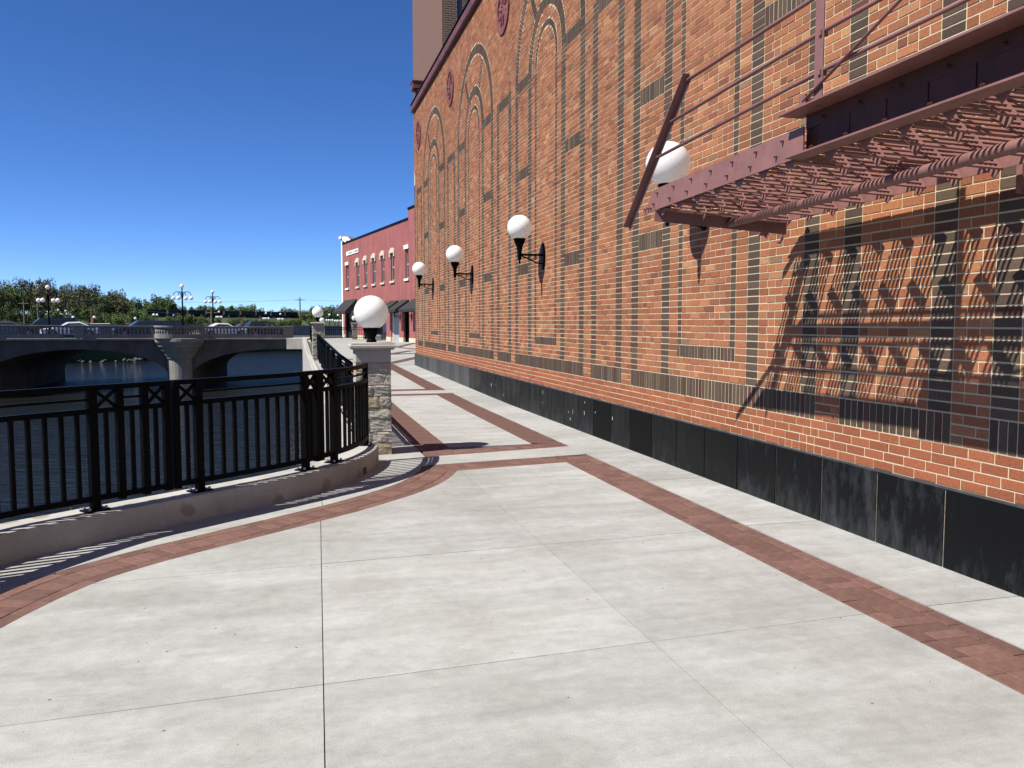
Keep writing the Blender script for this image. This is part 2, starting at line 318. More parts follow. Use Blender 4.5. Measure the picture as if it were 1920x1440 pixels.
def dark_brick(name='dark_tower_brick', c1=(.07,.038,.03), c2=(.12,.062,.05), mo=(.30,.25,.20), rot=(math.radians(90),0,0)):
    m = mat(name, c1, .9); L = m.node_tree.links; b = m.node_tree.nodes['Principled BSDF']
    tc = node(m, 'ShaderNodeTexCoord'); mp = node(m, 'ShaderNodeMapping'); mp.inputs['Rotation'].default_value = rot; L.new(tc.outputs['Object'], mp.inputs[0])
    br = node(m, 'ShaderNodeTexBrick', Scale=1.0); br.inputs['Color1'].default_value = (*c1,1); br.inputs['Color2'].default_value = (*c2,1); br.inputs['Mortar'].default_value = (*mo,1)
    br.inputs['Brick Width'].default_value = .2; br.inputs['Row Height'].default_value = .068; br.inputs['Mortar Size'].default_value = .008
    L.new(mp.outputs[0], br.inputs['Vector']); L.new(br.outputs['Color'], b.inputs['Base Color']); return m
M['towerbrick'] = dark_brick()
M['leaf'] = [mat('foliage_%d' % i, c, .6, noise=.35, nscale=.6, rand=.25, spec=.2) for i, c in enumerate([(.085,.125,.034), (.105,.14,.04), (.10,.098,.046), (.062,.095,.03)])]
for m in M['leaf']:
    m.node_tree.nodes['Principled BSDF'].inputs['Transmission Weight'].default_value = 0
M['bark'] = mat('bark', (.10,.075,.055), .95, noise=.3, nscale=6)
M['grass'] = mat('grass', (.07,.095,.03), .95, noise=.35, nscale=.15, bump=.3, bscale=2)
M['rock'] = mat('shore_rock', (.085,.08,.07), .9, noise=.4, nscale=2)
M['asphalt'] = mat('asphalt', (.055,.055,.057), .9, noise=.2, nscale=4)
M['wood'] = mat('pole_wood', (.20,.155,.11), .9, noise=.25, nscale=3)
M['wire'] = mat('wire', (.05,.05,.05), .6)
M['rubber'] = mat('tyre_rubber', (.02,.02,.02), .85)
M['rim'] = mat('alloy_rim', (.5,.5,.52), .3, .9)
CARC = {k: mat('car_paint_'+k, c, .25, .0, spec=.6, coat=.6) for k, c in dict(black=(.012,.012,.014), white=(.75,.76,.77), navy=(.02,.03,.055), grey=(.10,.11,.12), maroon=(.10,.02,.022)).items()}
M['green'] = mat('sign_green', (.0,.09,.06), .5)
M['signwhite'] = mat('sign_white', (.78,.79,.76), .6)
M['ink'] = mat('sign_ink', (.10,.13,.12), .7)
M['purple'] = mat('purple_poster', (.30,.22,.42), .6, noise=.8, nscale=3.5, cols2=((.10,.05,.22),(.62,.55,.68)))
def water_material():
    m = mat('river_water', (.014,.016,.013), .05, spec=.5); L = m.node_tree.links; b = m.node_tree.nodes['Principled BSDF']; b.inputs['IOR'].default_value = 1.33
    tc = node(m, 'ShaderNodeTexCoord'); mp = node(m, 'ShaderNodeMapping'); mp.inputs['Scale'].default_value = (1.0, 1.0, 1); mp.inputs['Rotation'].default_value = (0, 0, .26); L.new(tc.outputs['Object'], mp.inputs[0])
    mp2 = node(m, 'ShaderNodeMapping'); mp2.inputs['Scale'].default_value = (.4, 1.5, 1); L.new(mp.outputs[0], mp2.inputs[0])
    n1 = node(m, 'ShaderNodeTexNoise', Scale=1.7, Detail=5.0, Roughness=.55, Distortion=.6); L.new(mp2.outputs[0], n1.inputs['Vector'])
    n2 = node(m, 'ShaderNodeTexNoise', Scale=.25, Detail=3.0); L.new(mp2.outputs[0], n2.inputs['Vector'])
    ad = node(m, 'ShaderNodeMath', operation='MULTIPLY_ADD'); L.new(n2.outputs[0], ad.inputs[0]); ad.inputs[1].default_value = 1.4; L.new(n1.outputs[0], ad.inputs[2])
    bp = node(m, 'ShaderNodeBump', Strength=.85, Distance=.4); L.new(ad.outputs[0], bp.inputs['Height']); L.new(bp.outputs[0], b.inputs['Normal']); return m
M['water'] = water_material()
M['wagon'] = [mat('hazed_wagon_paint_%d' % i, c, .85, noise=.3, nscale=.8, spec=.2) for i, c in enumerate([(.04,.046,.055),(.06,.07,.085),(.05,.046,.043),(.12,.06,.045)])]  # wagon colours lightened so that distance haze sits in the paint

# ------------------------------------------------------------------ ground, river
WALLX = 4.05
RIV = [(.55,-40),(.55,9),(.62,40),(.95,66),(1.6,90),(7,170)]      # river wall line on the right bank
def bank(poly, name): return [(x, y) for x, y in poly]
g = MB()
far = [(-18,152),(-21.3,129),(-29,126),(-36,119),(-75,112),(-90,60),(-80,-60)]
land_right = RIV + [(60,210),(700,210),(700,-200),(.55,-200)]
g.prism(land_right, -.09, -5)
land_far = [(7,170),(-4,165)] + far + [(-80,-200),(-2500,-200),(-2500,4000),(2500,4000),(2500,-200),(700,-200),(700,210),(60,210)]
g.prism(land_far, -.6, -5)
ground = tag(part('ground', g, M['grass']), kind='structure')
wt = MB(); wt.add([(-140,-200,-4),(30,-200,-4),(30,200,-4),(-140,200,-4)], [(0,1,2,3)])
tag(part('river_water', wt, M['water']), kind='structure')
rk = MB()
for i in range(110):
    t = random.random()*4.999; k = int(t); a, b_ = far[k], far[k+1] if k+1 < len(far) else far[-1]; f = t-k
    x = a[0]+(b_[0]-a[0])*f+random.uniform(-.8,.5); y = a[1]+(b_[1]-a[1])*f-random.uniform(0,1.2); r = random.uniform(.12,.32)
    rk.obox((x,y,-4.0+random.uniform(0,.25)), (Vector((random.random(),random.random(),.3)), Vector((-random.random(),random.random(),.2)), (0,0,1)), (r,r*.8,r*.5))
tag(part('shore_rocks', rk, M['rock']), 'pale broken rocks along the far shore under the bridge', kind='stuff')

# ------------------------------------------------------------------ curves of the walk
KERB = catmull([(-2.8,1),(-2.78,2.5),(-2.68,3.8),(-2.4,5.0),(-1.86,5.92),(-1.43,6.34),(-.77,6.89),(.03,7.59),(.54,8.23),(.82,8.83),(.93,9.32)])
LO = catmull([(-1.9,-2),(-1.9,1),(-1.88,2.5),(-1.75,3.7),(-1.47,4.70),(-1.2,5.34),(-.92,5.68),(-.6,5.97),(.18,6.62),(.66,7.05),(1.15,7.58),(1.46,8.05),(1.68,8.56)])
UPC = offset(LO, .40)
def clip(poly, nx, ny, c):     # keep nx*x+ny*y <= c
    out = []
    for i in range(len(poly)):
        a, b_ = poly[i], poly[(i+1) % len(poly)]; da = nx*a[0]+ny*a[1]-c; db = nx*b_[0]+ny*b_[1]-c
        if da <= 0: out.append(a)
        if da*db < 0: t = da/(da-db); out.append((a[0]+(b_[0]-a[0])*t, a[1]+(b_[1]-a[1])*t))
    return out
wmb = MB(); wbase = [(-2.9,-40),(-2.7,4.2),(.75,9.2),(.75,31),(1.1,66),(3.2,74),(40,74),(40,27.9),(4.2,27.9),(4.2,-40)]
for a, b_ in ((-41,15.5),(15.5,27.9),(27.9,34.92),(34.92,75)): wmb.prism(clip(clip(wbase, 0, -1, -a), 0, 1, b_), lambda y: zg(y)-.03, lambda y: zg(y)-.3)
walk = tag(part('walkway', wmb, M['joint']), kind='structure')
def slab(poly, ysplit=None, gap=.003):
    if len(poly) < 3: return
    part('slab', MB().prism(poly, lambda y: zg(y)+random.uniform(-.0006,.0006), lambda y: zg(y)-.05), M['slab'], walk)
Lc1 = lambda x: 8.58+.148*(x-1.69); Lc2 = lambda x: 9.585+.19*(x-1.73)
main = [(p.x, p.y) for p in LO] + [(2.962, Lc1(2.962)-.004), (2.962,-2)]
main = clip(main, -.148, 1, 8.58-.148*1.69-.004)
jx = [(-9, -.147), (.115, 1.0), (1.695, 0), (9, 0)]        # longitudinal cuts
def halves(poly, a, b_, c, gp=.0023): return clip(poly, a, b_, c-gp), clip(poly, -a, -b_, -c-gp)
lefts, rest = halves(main, 1, -.03, .0)
midp, rights = halves(rest, 1, -.004, 1.675)
for strip in (lefts, midp, rights):
    ys = [-.2, 1.72, 3.585, 5.43, 20]; cur = strip
    for yy in ys:
        pc, cur = halves(cur, -.05, 1, yy)
        slab(pc)
ring = [(p.x, p.y) for p in UPC]; 
kp = [(p.x, p.y) for p in KERB]
edge = [q for q in ring if q[1] > 1] + [(1.44,9.45),(.95,9.45)] + kp[::-1]
pc, cur = halves(edge, 1, 0, .235); slab(clip(pc, 0, 1, 4.0)); slab(clip(pc, 0, -1, -4.006)); slab(cur)
# wall strip
y = -1.9
while y < 27.6:
    y1 = min(y+1.885, 27.86)
    slab([(3.388, y+.003), (4.046, y+.003), (4.046, y1-.003), (3.388, y1-.003)]); y = y1
slab([(1.30, Lc1(1.30)+.424), (3.384, Lc1(3.384)+.424), (3.384, Lc2(3.384)-.004), (1.45, Lc2(1.45)-.004), (1.32, 9.42)])
for a, b_ in ((10.2,14.0),(14.0,17.43)):
    slab([(1.894, max(a+.003, Lc2(1.894)+.384)), (2.981, max(a+.003, Lc2(2.981)+.384)), (2.981, b_-.003), (1.894, b_-.003)])
slab([(1.5,17.83),(3.384,17.83),(3.384,18.55),(1.5,18.55)])
for a, b_ in ((18.96,22),(22,25),(25,28.4)):
    slab([(1.894,a+.003),(2.981,a+.003),(2.981,b_-.003),(1.894,b_-.003)])
yy = 9.46
while yy < 30.5:
    slab([(.78, yy+.003), (1.486, yy+.003), (1.486, yy+2.9), (.78, yy+2.9)]); yy += 2.906
plz = [(1.5,28.83),(1.5,31),(1.2,66),(3.2,73),(39,73),(39,27.93),(3.39,27.93),(3.39,28.83)]
for a in range(28, 74, 5):
    s_ = clip(clip(plz, 0, -1, -a-.003), 0, 1, a+5-.003)
    for x0 in range(0, 40, 6): slab(clip(clip(s_, -1, 0, -x0-.003), 1, 0, x0+6-.003))

# pavers
pav = []        # (x, y, dirx, diry, along, across)
def pave(path, wd=.40):
    P = Path(path); n = int(P.L/.2)
    for row, off, ln in ((0, -wd/2+.05, .2), (1, 0, .1), (2, wd/2-.05, .2)):
        k = int(P.L/ln)
        for i in range(k):
            p, d = P.at((i+.5+(.25 if row == 2 else 0))*P.L/k); q = p + Vector((-d.y, d.x, 0))*off
            # spacing follows the offset radius
            p2, d2 = P.at((i+1)*P.L/k); p1, d1 = P.at(i*P.L/k)
            a = (p1+Vector((-d1.y,d1.x,0))*off); b2 = (p2+Vector((-d2.y,d2.x,0))*off); L_ = (b2-a).length
            pav.append((q.x, q.y, d.x, d.y, L_-.003, (wd-.2 if row == 1 else .1)-.003))
pave(offset(LO, .2)+[Vector((1.53,8.78,0))]); X3 = 3.174
pave([(X3, y_, 0) for y_ in np.linspace(-2, 9.17, 60)], .405)
pave([(1.42, Lc1(1.42)+.21, 0), (2.96, Lc1(2.96)+.21, 0)], .42)
pave([(1.5, Lc2(1.5)+.19, 0), (3.38, Lc2(3.38)+.19, 0)], .38)
pave([(3.183, y_, 0) for y_ in np.linspace(10.25, 17.45, 30)]); pave([(1.69, y_, 0) for y_ in np.linspace(9.97, 17.45, 30)])
pave([(1.5,17.63,0),(3.38,17.63,0)]); pave([(1.5,18.76,0),(3.38,18.76,0)])
pave([(3.183, y_, 0) for y_ in np.linspace(18.96, 28.4, 30)]); pave([(1.69, y_, 0) for y_ in np.linspace(18.96, 28.4, 30)]); pave([(1.5,28.62,0),(3.38,28.62,0)])
# chevron bands on the plaza
def zz(a, b_): pave([(a[0]+(b_[0]-a[0])*t, a[1]+(b_[1]-a[1])*t, 0) for t in np.linspace(0, 1, 20)])
PZ0 = len(pav)
zz((3.3,28.9),(5.2,33.6)); zz((4.0,35.6),(5.6,39.8)); zz((5.6,45.5),(8.0,55)); zz((5.6,45.4),(6.6,39)); zz((4.0,35.5),(5.9,37))
mesh_cache = {}
def pv_mesh(a, b_):
    k = (round(a, 2), round(b_, 2))
    if k not in mesh_cache:
        h = .0035; mb = MB(); a_, c_ = a/2, b_/2
        mb.add([(-a_,-c_,-.05),(a_,-c_,-.05),(a_,c_,-.05),(-a_,c_,-.05),(-a_,-c_,-h),(a_,-c_,-h),(a_,c_,-h),(-a_,c_,-h),(-a_+h,-c_+h,0),(a_-h,-c_+h,0),(a_-h,c_-h,0),(-a_+h,c_-h,0)],
               [(0,1,5,4),(1,2,6,5),(2,3,7,6),(3,0,4,7),(4,5,9,8),(5,6,10,9),(6,7,11,10),(7,4,8,11),(8,9,10,11)])
        mesh_cache[k] = mb.mesh('paver', M['paver'])
    return mesh_cache[k]
def pv_size(i):
    x, y, *_ = pav[i]; X, Y, z = pix((x, y, 0)); return -z if (z > .3 and -60 < X < 1980 and 0 < Y < 1470 and i < PZ0) else -1e9
order = sorted(range(len(pav)), key=pv_size, reverse=True); big = set(order[:300]); rest_mb = MB()
for i, (x, y, dx, dy, a, b_) in enumerate(pav):
    z = zg(y)+random.uniform(-.002,.001) + (.006 if i >= PZ0 else 0)
    if i in big:
        o = link('paver', pv_mesh(a, b_), walk, (x, y, z)); o.rotation_euler = (random.uniform(-.004,.004), random.uniform(-.004,.004), math.atan2(dy, dx))
    else: rest_mb.obox((x, y, z-.025), ((dx,dy,0),(-dy,dx,0),(0,0,1)), (a/2, b_/2, .025))
tag(part('paver_band', rest_mb, M['paver'], walk), kind='stuff')

# kerb and river wall
kout = offset(KERB, .30); kpoly = [(p.x, p.y) for p in KERB] + [(p.x, p.y) for p in kout][::-1]
mb = MB().prism(kpoly, .2, -4.6); kerb = tag(part('kerb_wall', mb, M['kerb'], bevel=.012), 'low curved concrete kerb wall carrying the black railing', 'kerb')
KP = Path(KERB)
# drain notch, dark recessed box in the kerb face
p, d = KP.at(KP.near((.70,8.55))); n_ = Vector((-d.y, d.x, 0))
part('drain_hole', MB().obox(p+Vector((0,0,.045))+n_*.001, (d, n_, UP), (.05,.004,.035)), M['joint'], kerb)
rw = MB()
rw.prism([(.55,9.3),(.78,9.3),(.78,31.6),(1.15,66),(1.15+.6,75),(.95,75),(.62,40)], lambda y: zg(y)+.06, -4.6)
tag(part('river_wall', rw, M['wallcon'], bevel=.01), kind='structure')

# ------------------------------------------------------------------ big brick building
U = .20233; CRS = .0677; ZB = .518; NC = 117; YEND = 27.85; BC = [7.645+5.463*k for k in range(-2, 5)]
bld = thing('brick_building', (WALLX+4, 14, 0), 'large orange brick building with dark brick arches and strips along the walk', 'building')
core = MB().box(WALLX+.0035, WALLX+11, -12, YEND, -.5, ZB+NC*CRS)
core.box(WALLX+.03, WALLX+11.02, -12, YEND+.02, -.6, .3)
part('wall', core, M['mortar'], bld)
PAL = [((.395,.154,.074), .42), ((.34,.126,.062), .25), ((.44,.184,.088), .21), ((.26,.10,.055), .06), ((.49,.245,.12), .04), ((.31,.18,.105), .02)]
def brick_col(): 
    r = random.random()
    for c, p in PAL:
        if r < p: break
        r -= p
    f = random.uniform(.86,1.14); return (c[0]*f, c[1]*f*random.uniform(.95,1.06), c[2]*f)
def dark_col():
    f = random.uniform(.75,1.25)
    return (.106*f,.074*f,.054*f) if random.random() > .1 else (.12*f,.055*f,.042*f)
def red_col():
    f = random.uniform(.86,1.14); return (.37*f,.125*f,.060*f)
BR = []       # (poly4 in (y,z), colour, depth)
J = .0056; JH = .0062
def rect(y0, y1, z0, z1, c): 
    if y1-y0 > .02: BR.append((((y0+J,z0+JH),(y1-J,z0+JH),(y1-J,z1-JH),(y0+J,z1-JH)), c, max(-.0016, min(.003, random.gauss(.0004, .0010)))))
RINGS = [(2.5,3.0),(4,5),(8.25,9.25)]; SPR = ZB+78*CRS; SPK = math.radians(57)
def holes(z, n):   # u intervals (absolute y) cut by arches, spokes and medallions at height z
    out = []; h = (z-SPR)/U
    if h > -.2:
        h = max(h, 0)
        for yc in BC:
            for r1, r2 in RINGS:
                if h < r2+.05:
                    o_ = math.sqrt(max((r2+.05)**2-h*h, 0)); i_ = math.sqrt(max((r1-.05)**2-h*h, 0))
                    out += [(yc-o_*U, yc-i_*U), (yc+i_*U, yc+o_*U)]
            for sg in (-1, 1):
                u = h/math.tan(SPK)*sg; r = math.hypot(u, h)
                if 4.6 < r < 8.6: out.append((yc+(u-.5)*U, yc+(u+.5)*U))
            hm = abs(z-7.54)
            ym = yc+2.73
            if hm < .46: d = math.sqrt(.46**2-hm*hm); out.append((ym-d, ym+d))
    return out
def put(y0, y1, z0, z1, c, hs):
    segs = [(y0, y1)]
    for a, b_ in hs:
        nxt = []
        for s0, s1 in segs:
            if b_ <= s0 or a >= s1: nxt.append((s0, s1)); continue
            if a > s0: nxt.append((s0, a))
            if b_ < s1: nxt.append((b_, s1))
        segs = nxt
    for s0, s1 in segs: rect(s0, s1, z0, z1, c)
def fill(y0, y1, n, colf, hs, phase=None):
    z0 = ZB+n*CRS; L_ = (y1-y0)/U; ph = (n % 2)*.5 if phase is None else phase
    cuts = []; x = 0
    if L_ <= 1.3 and L_ >= .35 and L_ < 1.2: cuts = [0, L_]
    else:
        cuts = [0]; x = ph if ph > 0 else 1
        if ph == 0: x = 1
        while x < L_-.01: cuts.append(x); x += 1
        cuts.append(L_)
        if len(cuts) > 2 and cuts[-1]-cuts[-2] < .42: cuts[-2] = (cuts[-1]+cuts[-3])/2
    for a, b_ in zip(cuts, cuts[1:]):
        if b_-a > .9 and random.random() < .13 and L_ > 1.2: pcs = [(a, (a+b_)/2), ((a+b_)/2, b_)]
        else: pcs = [(a, b_)]
        for p0, p1 in pcs: put(y0+p0*U, y0+p1*U, z0, z0+CRS, colf(), hs)
def soldiers(y0, y1, n0, n1):
    k = round((y1-y0)/CRS)
    for i in range(k): rect(y0+(y1-y0)*i/k, y0+(y1-y0)*(i+1)/k, ZB+n0*CRS, ZB+n1*CRS, dark_col())
YST = -.6
def seg_list(n):
    out = []
    def dk(a, b_): out.append((a, b_))
    if n < 4: return out
    if 10 <= n < 12: dk(-3, 3)
    if 12 <= n < 78: dk(-3,-2.5); dk(2.5,3)
    if 7 <= n < 78:
        for a in (4, 8.25): dk(a, a+1); dk(-a-1, -a)
    if 7 <= n < 79: dk(10.75,11.75); dk(-11.75,-10.75)
    if 4 <= n < 7: dk(-9.25,9.25); dk(10.75,16.25); dk(-16.25,-10.75)
    for r0, r1 in ((28,31),(53,56),(76,79)):
        if r0 <= n < r1: dk(5,8.25); dk(-8.25,-5)
    if 76 <= n < 79: dk(11.75,15.25); dk(-15.25,-11.75)
    return sorted(set(out))
SOLD = {4:(7,[(-9.25,9.25),(10.75,16.25)]), 10:(12,[(-3,3)]), 28:(31,[(5,8.25),(-8.25,-5)]), 53:(56,[(5,8.25),(-8.25,-5)]), 76:(79,[(5,8.25),(-8.25,-5),(11.75,15.25)])}
for n in range(NC):
    z = ZB+(n+.5)*CRS; hs = holes(z, n); sold_rows = [k for k, (e, _) in SOLD.items() if k <= n < e]
    bounds = []
    for yc in BC:
        for a, b_ in seg_list(n):
            if a > 13.5 or b_ < -13.5: 
                if not (4 <= n < 7): continue
            y0, y1 = yc+a*U, yc+b_*U
            bounds.append((max(y0, YST), min(y1, YEND)))
    bounds = sorted(b_ for b_ in bounds if b_[1]-b_[0] > .03)
    mer = []
    for b_ in bounds:
        if mer and b_[0] < mer[-1][1]-.001:
            if b_[1] > mer[-1][1]: mer[-1] = (mer[-1][0], b_[1])
        else: mer.append(b_)
    cur = YST
    for a, b_ in mer + [(YEND, YEND)]:
        if a-cur > .02:
            # long plain stretches keep a common bond
            ln = (a-cur)/U
            if n < 4: fill(cur, a, n, red_col, hs, [0,.5,.25,.75][n])
            else: fill(cur, a, n, brick_col, hs)
        if b_ > a:
            w_ = (b_-a)/U
            if w_ < 1.3: put(a, b_, ZB+n*CRS, ZB+(n+1)*CRS, dark_col(), [])
        cur = max(cur, b_)
for n0, (n1, lst) in SOLD.items():
    for yc in BC:
        for a, b_ in lst:
            y0, y1 = max(yc+a*U, YST), min(yc+b_*U, YEND)
            if y1-y0 > .06: soldiers(y0, y1, n0, n1)
for yc in BC:                       # arch rings, spokes
    if yc+9.3*U > YEND or yc-9.3*U < YST: 
        pass
    for r1, r2 in RINGS:
        k = round(math.pi*(r1+r2)/2*U/CRS)
        for i in range(k):
            t0, t1 = math.pi*i/k, math.pi*(i+1)/k; e = J/((r1+r2)/2*U)
            q = [(yc+r*U*math.cos(t), SPR+r*U*math.sin(t)) for r, t in ((r1+.03,t0+e),(r2-.03,t0+e),(r2-.03,t1-e),(r1+.03,t1-e))]
            if max(p[0] for p in q) < YEND and min(p[0] for p in q) > YST: BR.append((tuple(q[::-1]), dark_col(), .002))
    for sg in (-1, 1):
        dv = (math.cos(SPK)*sg, math.sin(SPK)); nv = (dv[1], -dv[0]); r = 5.05*U
        while r+CRS < 8.2*U:
            q = [(yc+dv[0]*rr+nv[0]*s_*.4*U, SPR+dv[1]*rr+nv[1]*s_*.4*U) for rr, s_ in ((r+J,-1),(r+CRS-J,-1),(r+CRS-J,1),(r+J,1))]
            if sg < 0: q = q[::-1]
            if max(p[0] for p in q) < YEND and min(p[0] for p in q) > YST: BR.append((tuple(q), dark_col(), .001))
            r += CRS
def brick_mesh(name, lst, off):
    n = len(lst); V = np.zeros((n, 8, 3)); Cc = np.zeros((n, 8, 4)); Cc[..., 3] = 1
    for i, (q, c, d) in enumerate(lst):
        for k in range(4):
            V[i,k] = (WALLX-d, q[k][0], q[k][1]); V[i,k+4] = (WALLX+.02, q[k][0], q[k][1])
        Cc[i,:,:3] = c
    V = V.reshape(-1,3) - np.array(off)
    base = np.array([(0,3,2,1),(0,1,5,4),(1,2,6,5),(2,3,7,6),(3,0,4,7)]); F = (base[None]+8*np.arange(n)[:,None,None]).reshape(-1,4)
    me = bpy.data.meshes.new(name); me.from_pydata(V.tolist(), [], F.tolist())
    a = me.color_attributes.new('brick_tint', 'FLOAT_COLOR', 'POINT'); a.data.foreach_set('color', Cc.reshape(-1).astype(np.float32)); me.materials.append(M['brick']); me.update(); return me
def bsize(b_):
    q = b_[0]; X, Y, z = pix((WALLX, sum(p[0] for p in q)/4, sum(p[1] for p in q)/4))
    if z < .3 or not (-20 < X < 1940 and -20 < Y < 1440): return -1
    return abs(q[2][0]-q[0][0])*abs(q[2][1]-q[0][1])/(z**3)
BR.sort(key=bsize, reverse=True); OFFB = origin(bld)
for b_ in BR[:300]: 
    link('brick', brick_mesh('brick', [b_], OFFB), bld)
tag(link('brick_facing', brick_mesh('brick_facing', BR[300:], OFFB), bld), kind='stuff')
# black stone base panels
y = 4.342-.637*8; i = 0
while y < 27.8:
    y1 = min(y+.637, YEND+.015); k = round((y-4.342)/.637)
    z0 = zg((y+y1)/2)-.05
    m_ = M['panel_new'] if k in (7, 9) else (M['panel_grey'] if y > 18.5 else M['panel'])
    pb = MB().box(WALLX-.035, WALLX+.05, y+.006, y1-.006, z0, ZB-.012); part('base_panel', pb, m_, bld, bevel=.004)
    y = y1
part('base_joint', MB().box(WALLX-.026, WALLX+.04, -2, YEND, -.1, ZB-.02), M['panel_joint'], bld)
part('base_ledge', MB().box(WALLX-.030, WALLX+.04, -2, YEND+.01, ZB-.0115, ZB-.001), M['panel_grey'], bld)
spl = MB(); rs = random.Random(3)
for k in range(16):
    yy = rs.choice((rs.gauss(13.6,.5), rs.gauss(15.9,.5), rs.gauss(11.2,.6))); zz_ = rs.uniform(.14,.5); h_ = rs.uniform(.004,.03) if rs.random() < .7 else rs.uniform(.03,.09)
    spl.box(WALLX-.0365, WALLX-.034, yy, yy+rs.uniform(.003,.009), zz_-h_, zz_)
tag(part('paint_splash', spl, M['white'], bld), kind='stuff')
ZT = ZB+NC*CRS
cp = MB(); cp.extrude([(-.07,0),(.5,0),(.5,.24),(-.02,.24),(-.09,.20),(-.09,.03)], (WALLX,-2,ZT+.002), (1,0,0), (0,0,1), (0,YEND+2.03,0))
cop = part('coping', cp, M['coping'], bld)
dk = MB().box(WALLX-.11, WALLX+.5, -2, YEND+.04, ZT+.243, ZT+.262); part('coping_cap', dk, M['black'], cop)
for yc in BC[1:]:
    ym = yc+2.73
    if ym > YEND: continue
    disc = MB(); n = 40
    def ringx(r0, r1, x0, x1):
        vs = []; fs = []
        for k in range(n):
            a = 2*math.pi*k/n; c, s_ = math.cos(a), math.sin(a)
            for r, x in ((r0,x1),(r0,x0),(r1,x0),(r1,x1)): vs.append((x, ym+r*c, 7.54+r*s_))
        for k in range(n):
            for j in range(4): fs.append((4*k+j, 4*((k+1)%n)+j, 4*((k+1)%n)+(j+1)%4, 4*k+(j+1)%4))
        disc.add(vs, fs)
    ringx(.36, .46, WALLX-.03, WALLX+.02); med = part('medallion', disc, M['terra'], bld, smooth=False)
    dsk = MB(); dsk.tube([(WALLX-.005,ym,7.54),(WALLX+.02,ym,7.54)], .365, 32)
    for k in range(10):      # raised foliage relief
        a = 2*math.pi*k/10
        for r, sz in ((.27,.06),(.16,.05)):
            dsk.obox((WALLX-.012, ym+r*math.cos(a+r), 7.54+r*math.sin(a+r)), ((1,0,0),(0,math.cos(a+.6),math.sin(a+.6)),(0,-math.sin(a+.6),math.cos(a+.6))), (.012,sz,sz*.45))
    dsk.lathe([(.07,0),(.05,.02)], (0,0,0), 10) if False else None
    part('relief', dsk, M['terra'], med)
# set-back tower above the parapet
tw = MB().box(4.62, 12, 25.6, 31.8, 8.0, 22); towr = part('tower', tw, M['tan'], bld)
face = MB().box(4.68, 5.07, 25.55, 25.598, 8.0, 22).box(5.24, 11.9, 25.55, 25.598, 8.0, 22)
part('tower_brick_face', face, M['towerbrick'], towr)
part('tower_window', MB().box(5.075, 5.235, 25.57, 25.596, 8.2, 21), M['glass'], towr)
pier = MB().box(4.06, 4.45, YEND-.33, YEND+.03, ZT+.27, ZT+.72); pr = part('parapet_pier', pier, M['towerbrick'], bld)
part('pier_cap', MB().box(3.98, 4.53, YEND-.4, YEND+.1, ZT+.72, ZT+.93).box(3.96,4.55,YEND-.42,YEND+.12,ZT+.932,ZT+.965), M['coping'], pr)
part('pier_panel', MB().box(4.15, 4.4, YEND-.34, YEND-.332, ZT+.3, ZT+.7), M['white'], pr)

# ------------------------------------------------------------------ wall lamps
def wall_lamp(y, x=WALLX, label='', grp=None, zo=0, R=.203, ph=.21):
    t = thing('wall_lamp', (x, y, 2.67+zo), label, 'lamp', grp); e = .415
    sx = x-e; Z = 2.67+zo
    pl = MB(); pl.extrude([(.075*math.cos(a)*1.0, ph*math.sin(a)) for a in np.linspace(0, 2*math.pi, 25)[:-1]], (x-.03, y, Z-.03), (0,1,0), (0,0,1), (.031,0,0))
    part('back_plate', pl, M['black'], t)
    am = MB().bar((x-.02,y,Z), (sx,y,Z), .03, .034)
    am.tube([(x-.03,y,Z-.14),(x-.12,y,Z-.13),(x-.24,y,Z-.075),(sx+.04,y,Z-.02)], .011, 6)
    for cx, r0 in ((x-.14,.032),(x-.26,.026),(x-.33,.018)):
        am.tube([(cx+r0*(1-k/14)*math.cos(k*.75), y, Z-.05+r0*(1-k/14)*math.sin(k*.75)) for k in range(12)], .006, 5)
    part('bracket_arm', am, M['black'], t)
    st = MB().lathe([(.0,-.15),(.014,-.145),(.02,-.12),(.012,-.10),(.03,-.07),(.038,-.02),(.036,.04),(.046,.10),(.05,.13),(.085,.2),(.098,.245),(.098,.265)], (sx,y,Z), 18)
    part('stem', st, M['black'], t, smooth=True)
    a0 = math.asin(.095/R)
    g_ = MB().lathe([(R*math.cos(a), R*math.sin(a)) for a in np.linspace(-math.pi/2+a0, math.pi/2-.02, 22)], (sx,y,Z+.26+R*math.cos(a0)), 36)
    part('globe', g_, M['globe'], t, smooth=True)
    return t
for y, lb in ((7.66,'white globe wall lamp half hidden behind the slanted end post of the fire stair'),(13.18,'white globe wall lamp on the brick wall, nearest of the three in full view'),(18.71,'white globe wall lamp on the brick wall, middle of the three in full view'),(24.13,'white globe wall lamp on the brick wall, farthest before the wall ends')):
    wall_lamp(y, label=lb, grp='globe lamps on the brick wall', R=.22 if y < 8 else .203, ph=.15 if y < 8 else .21)

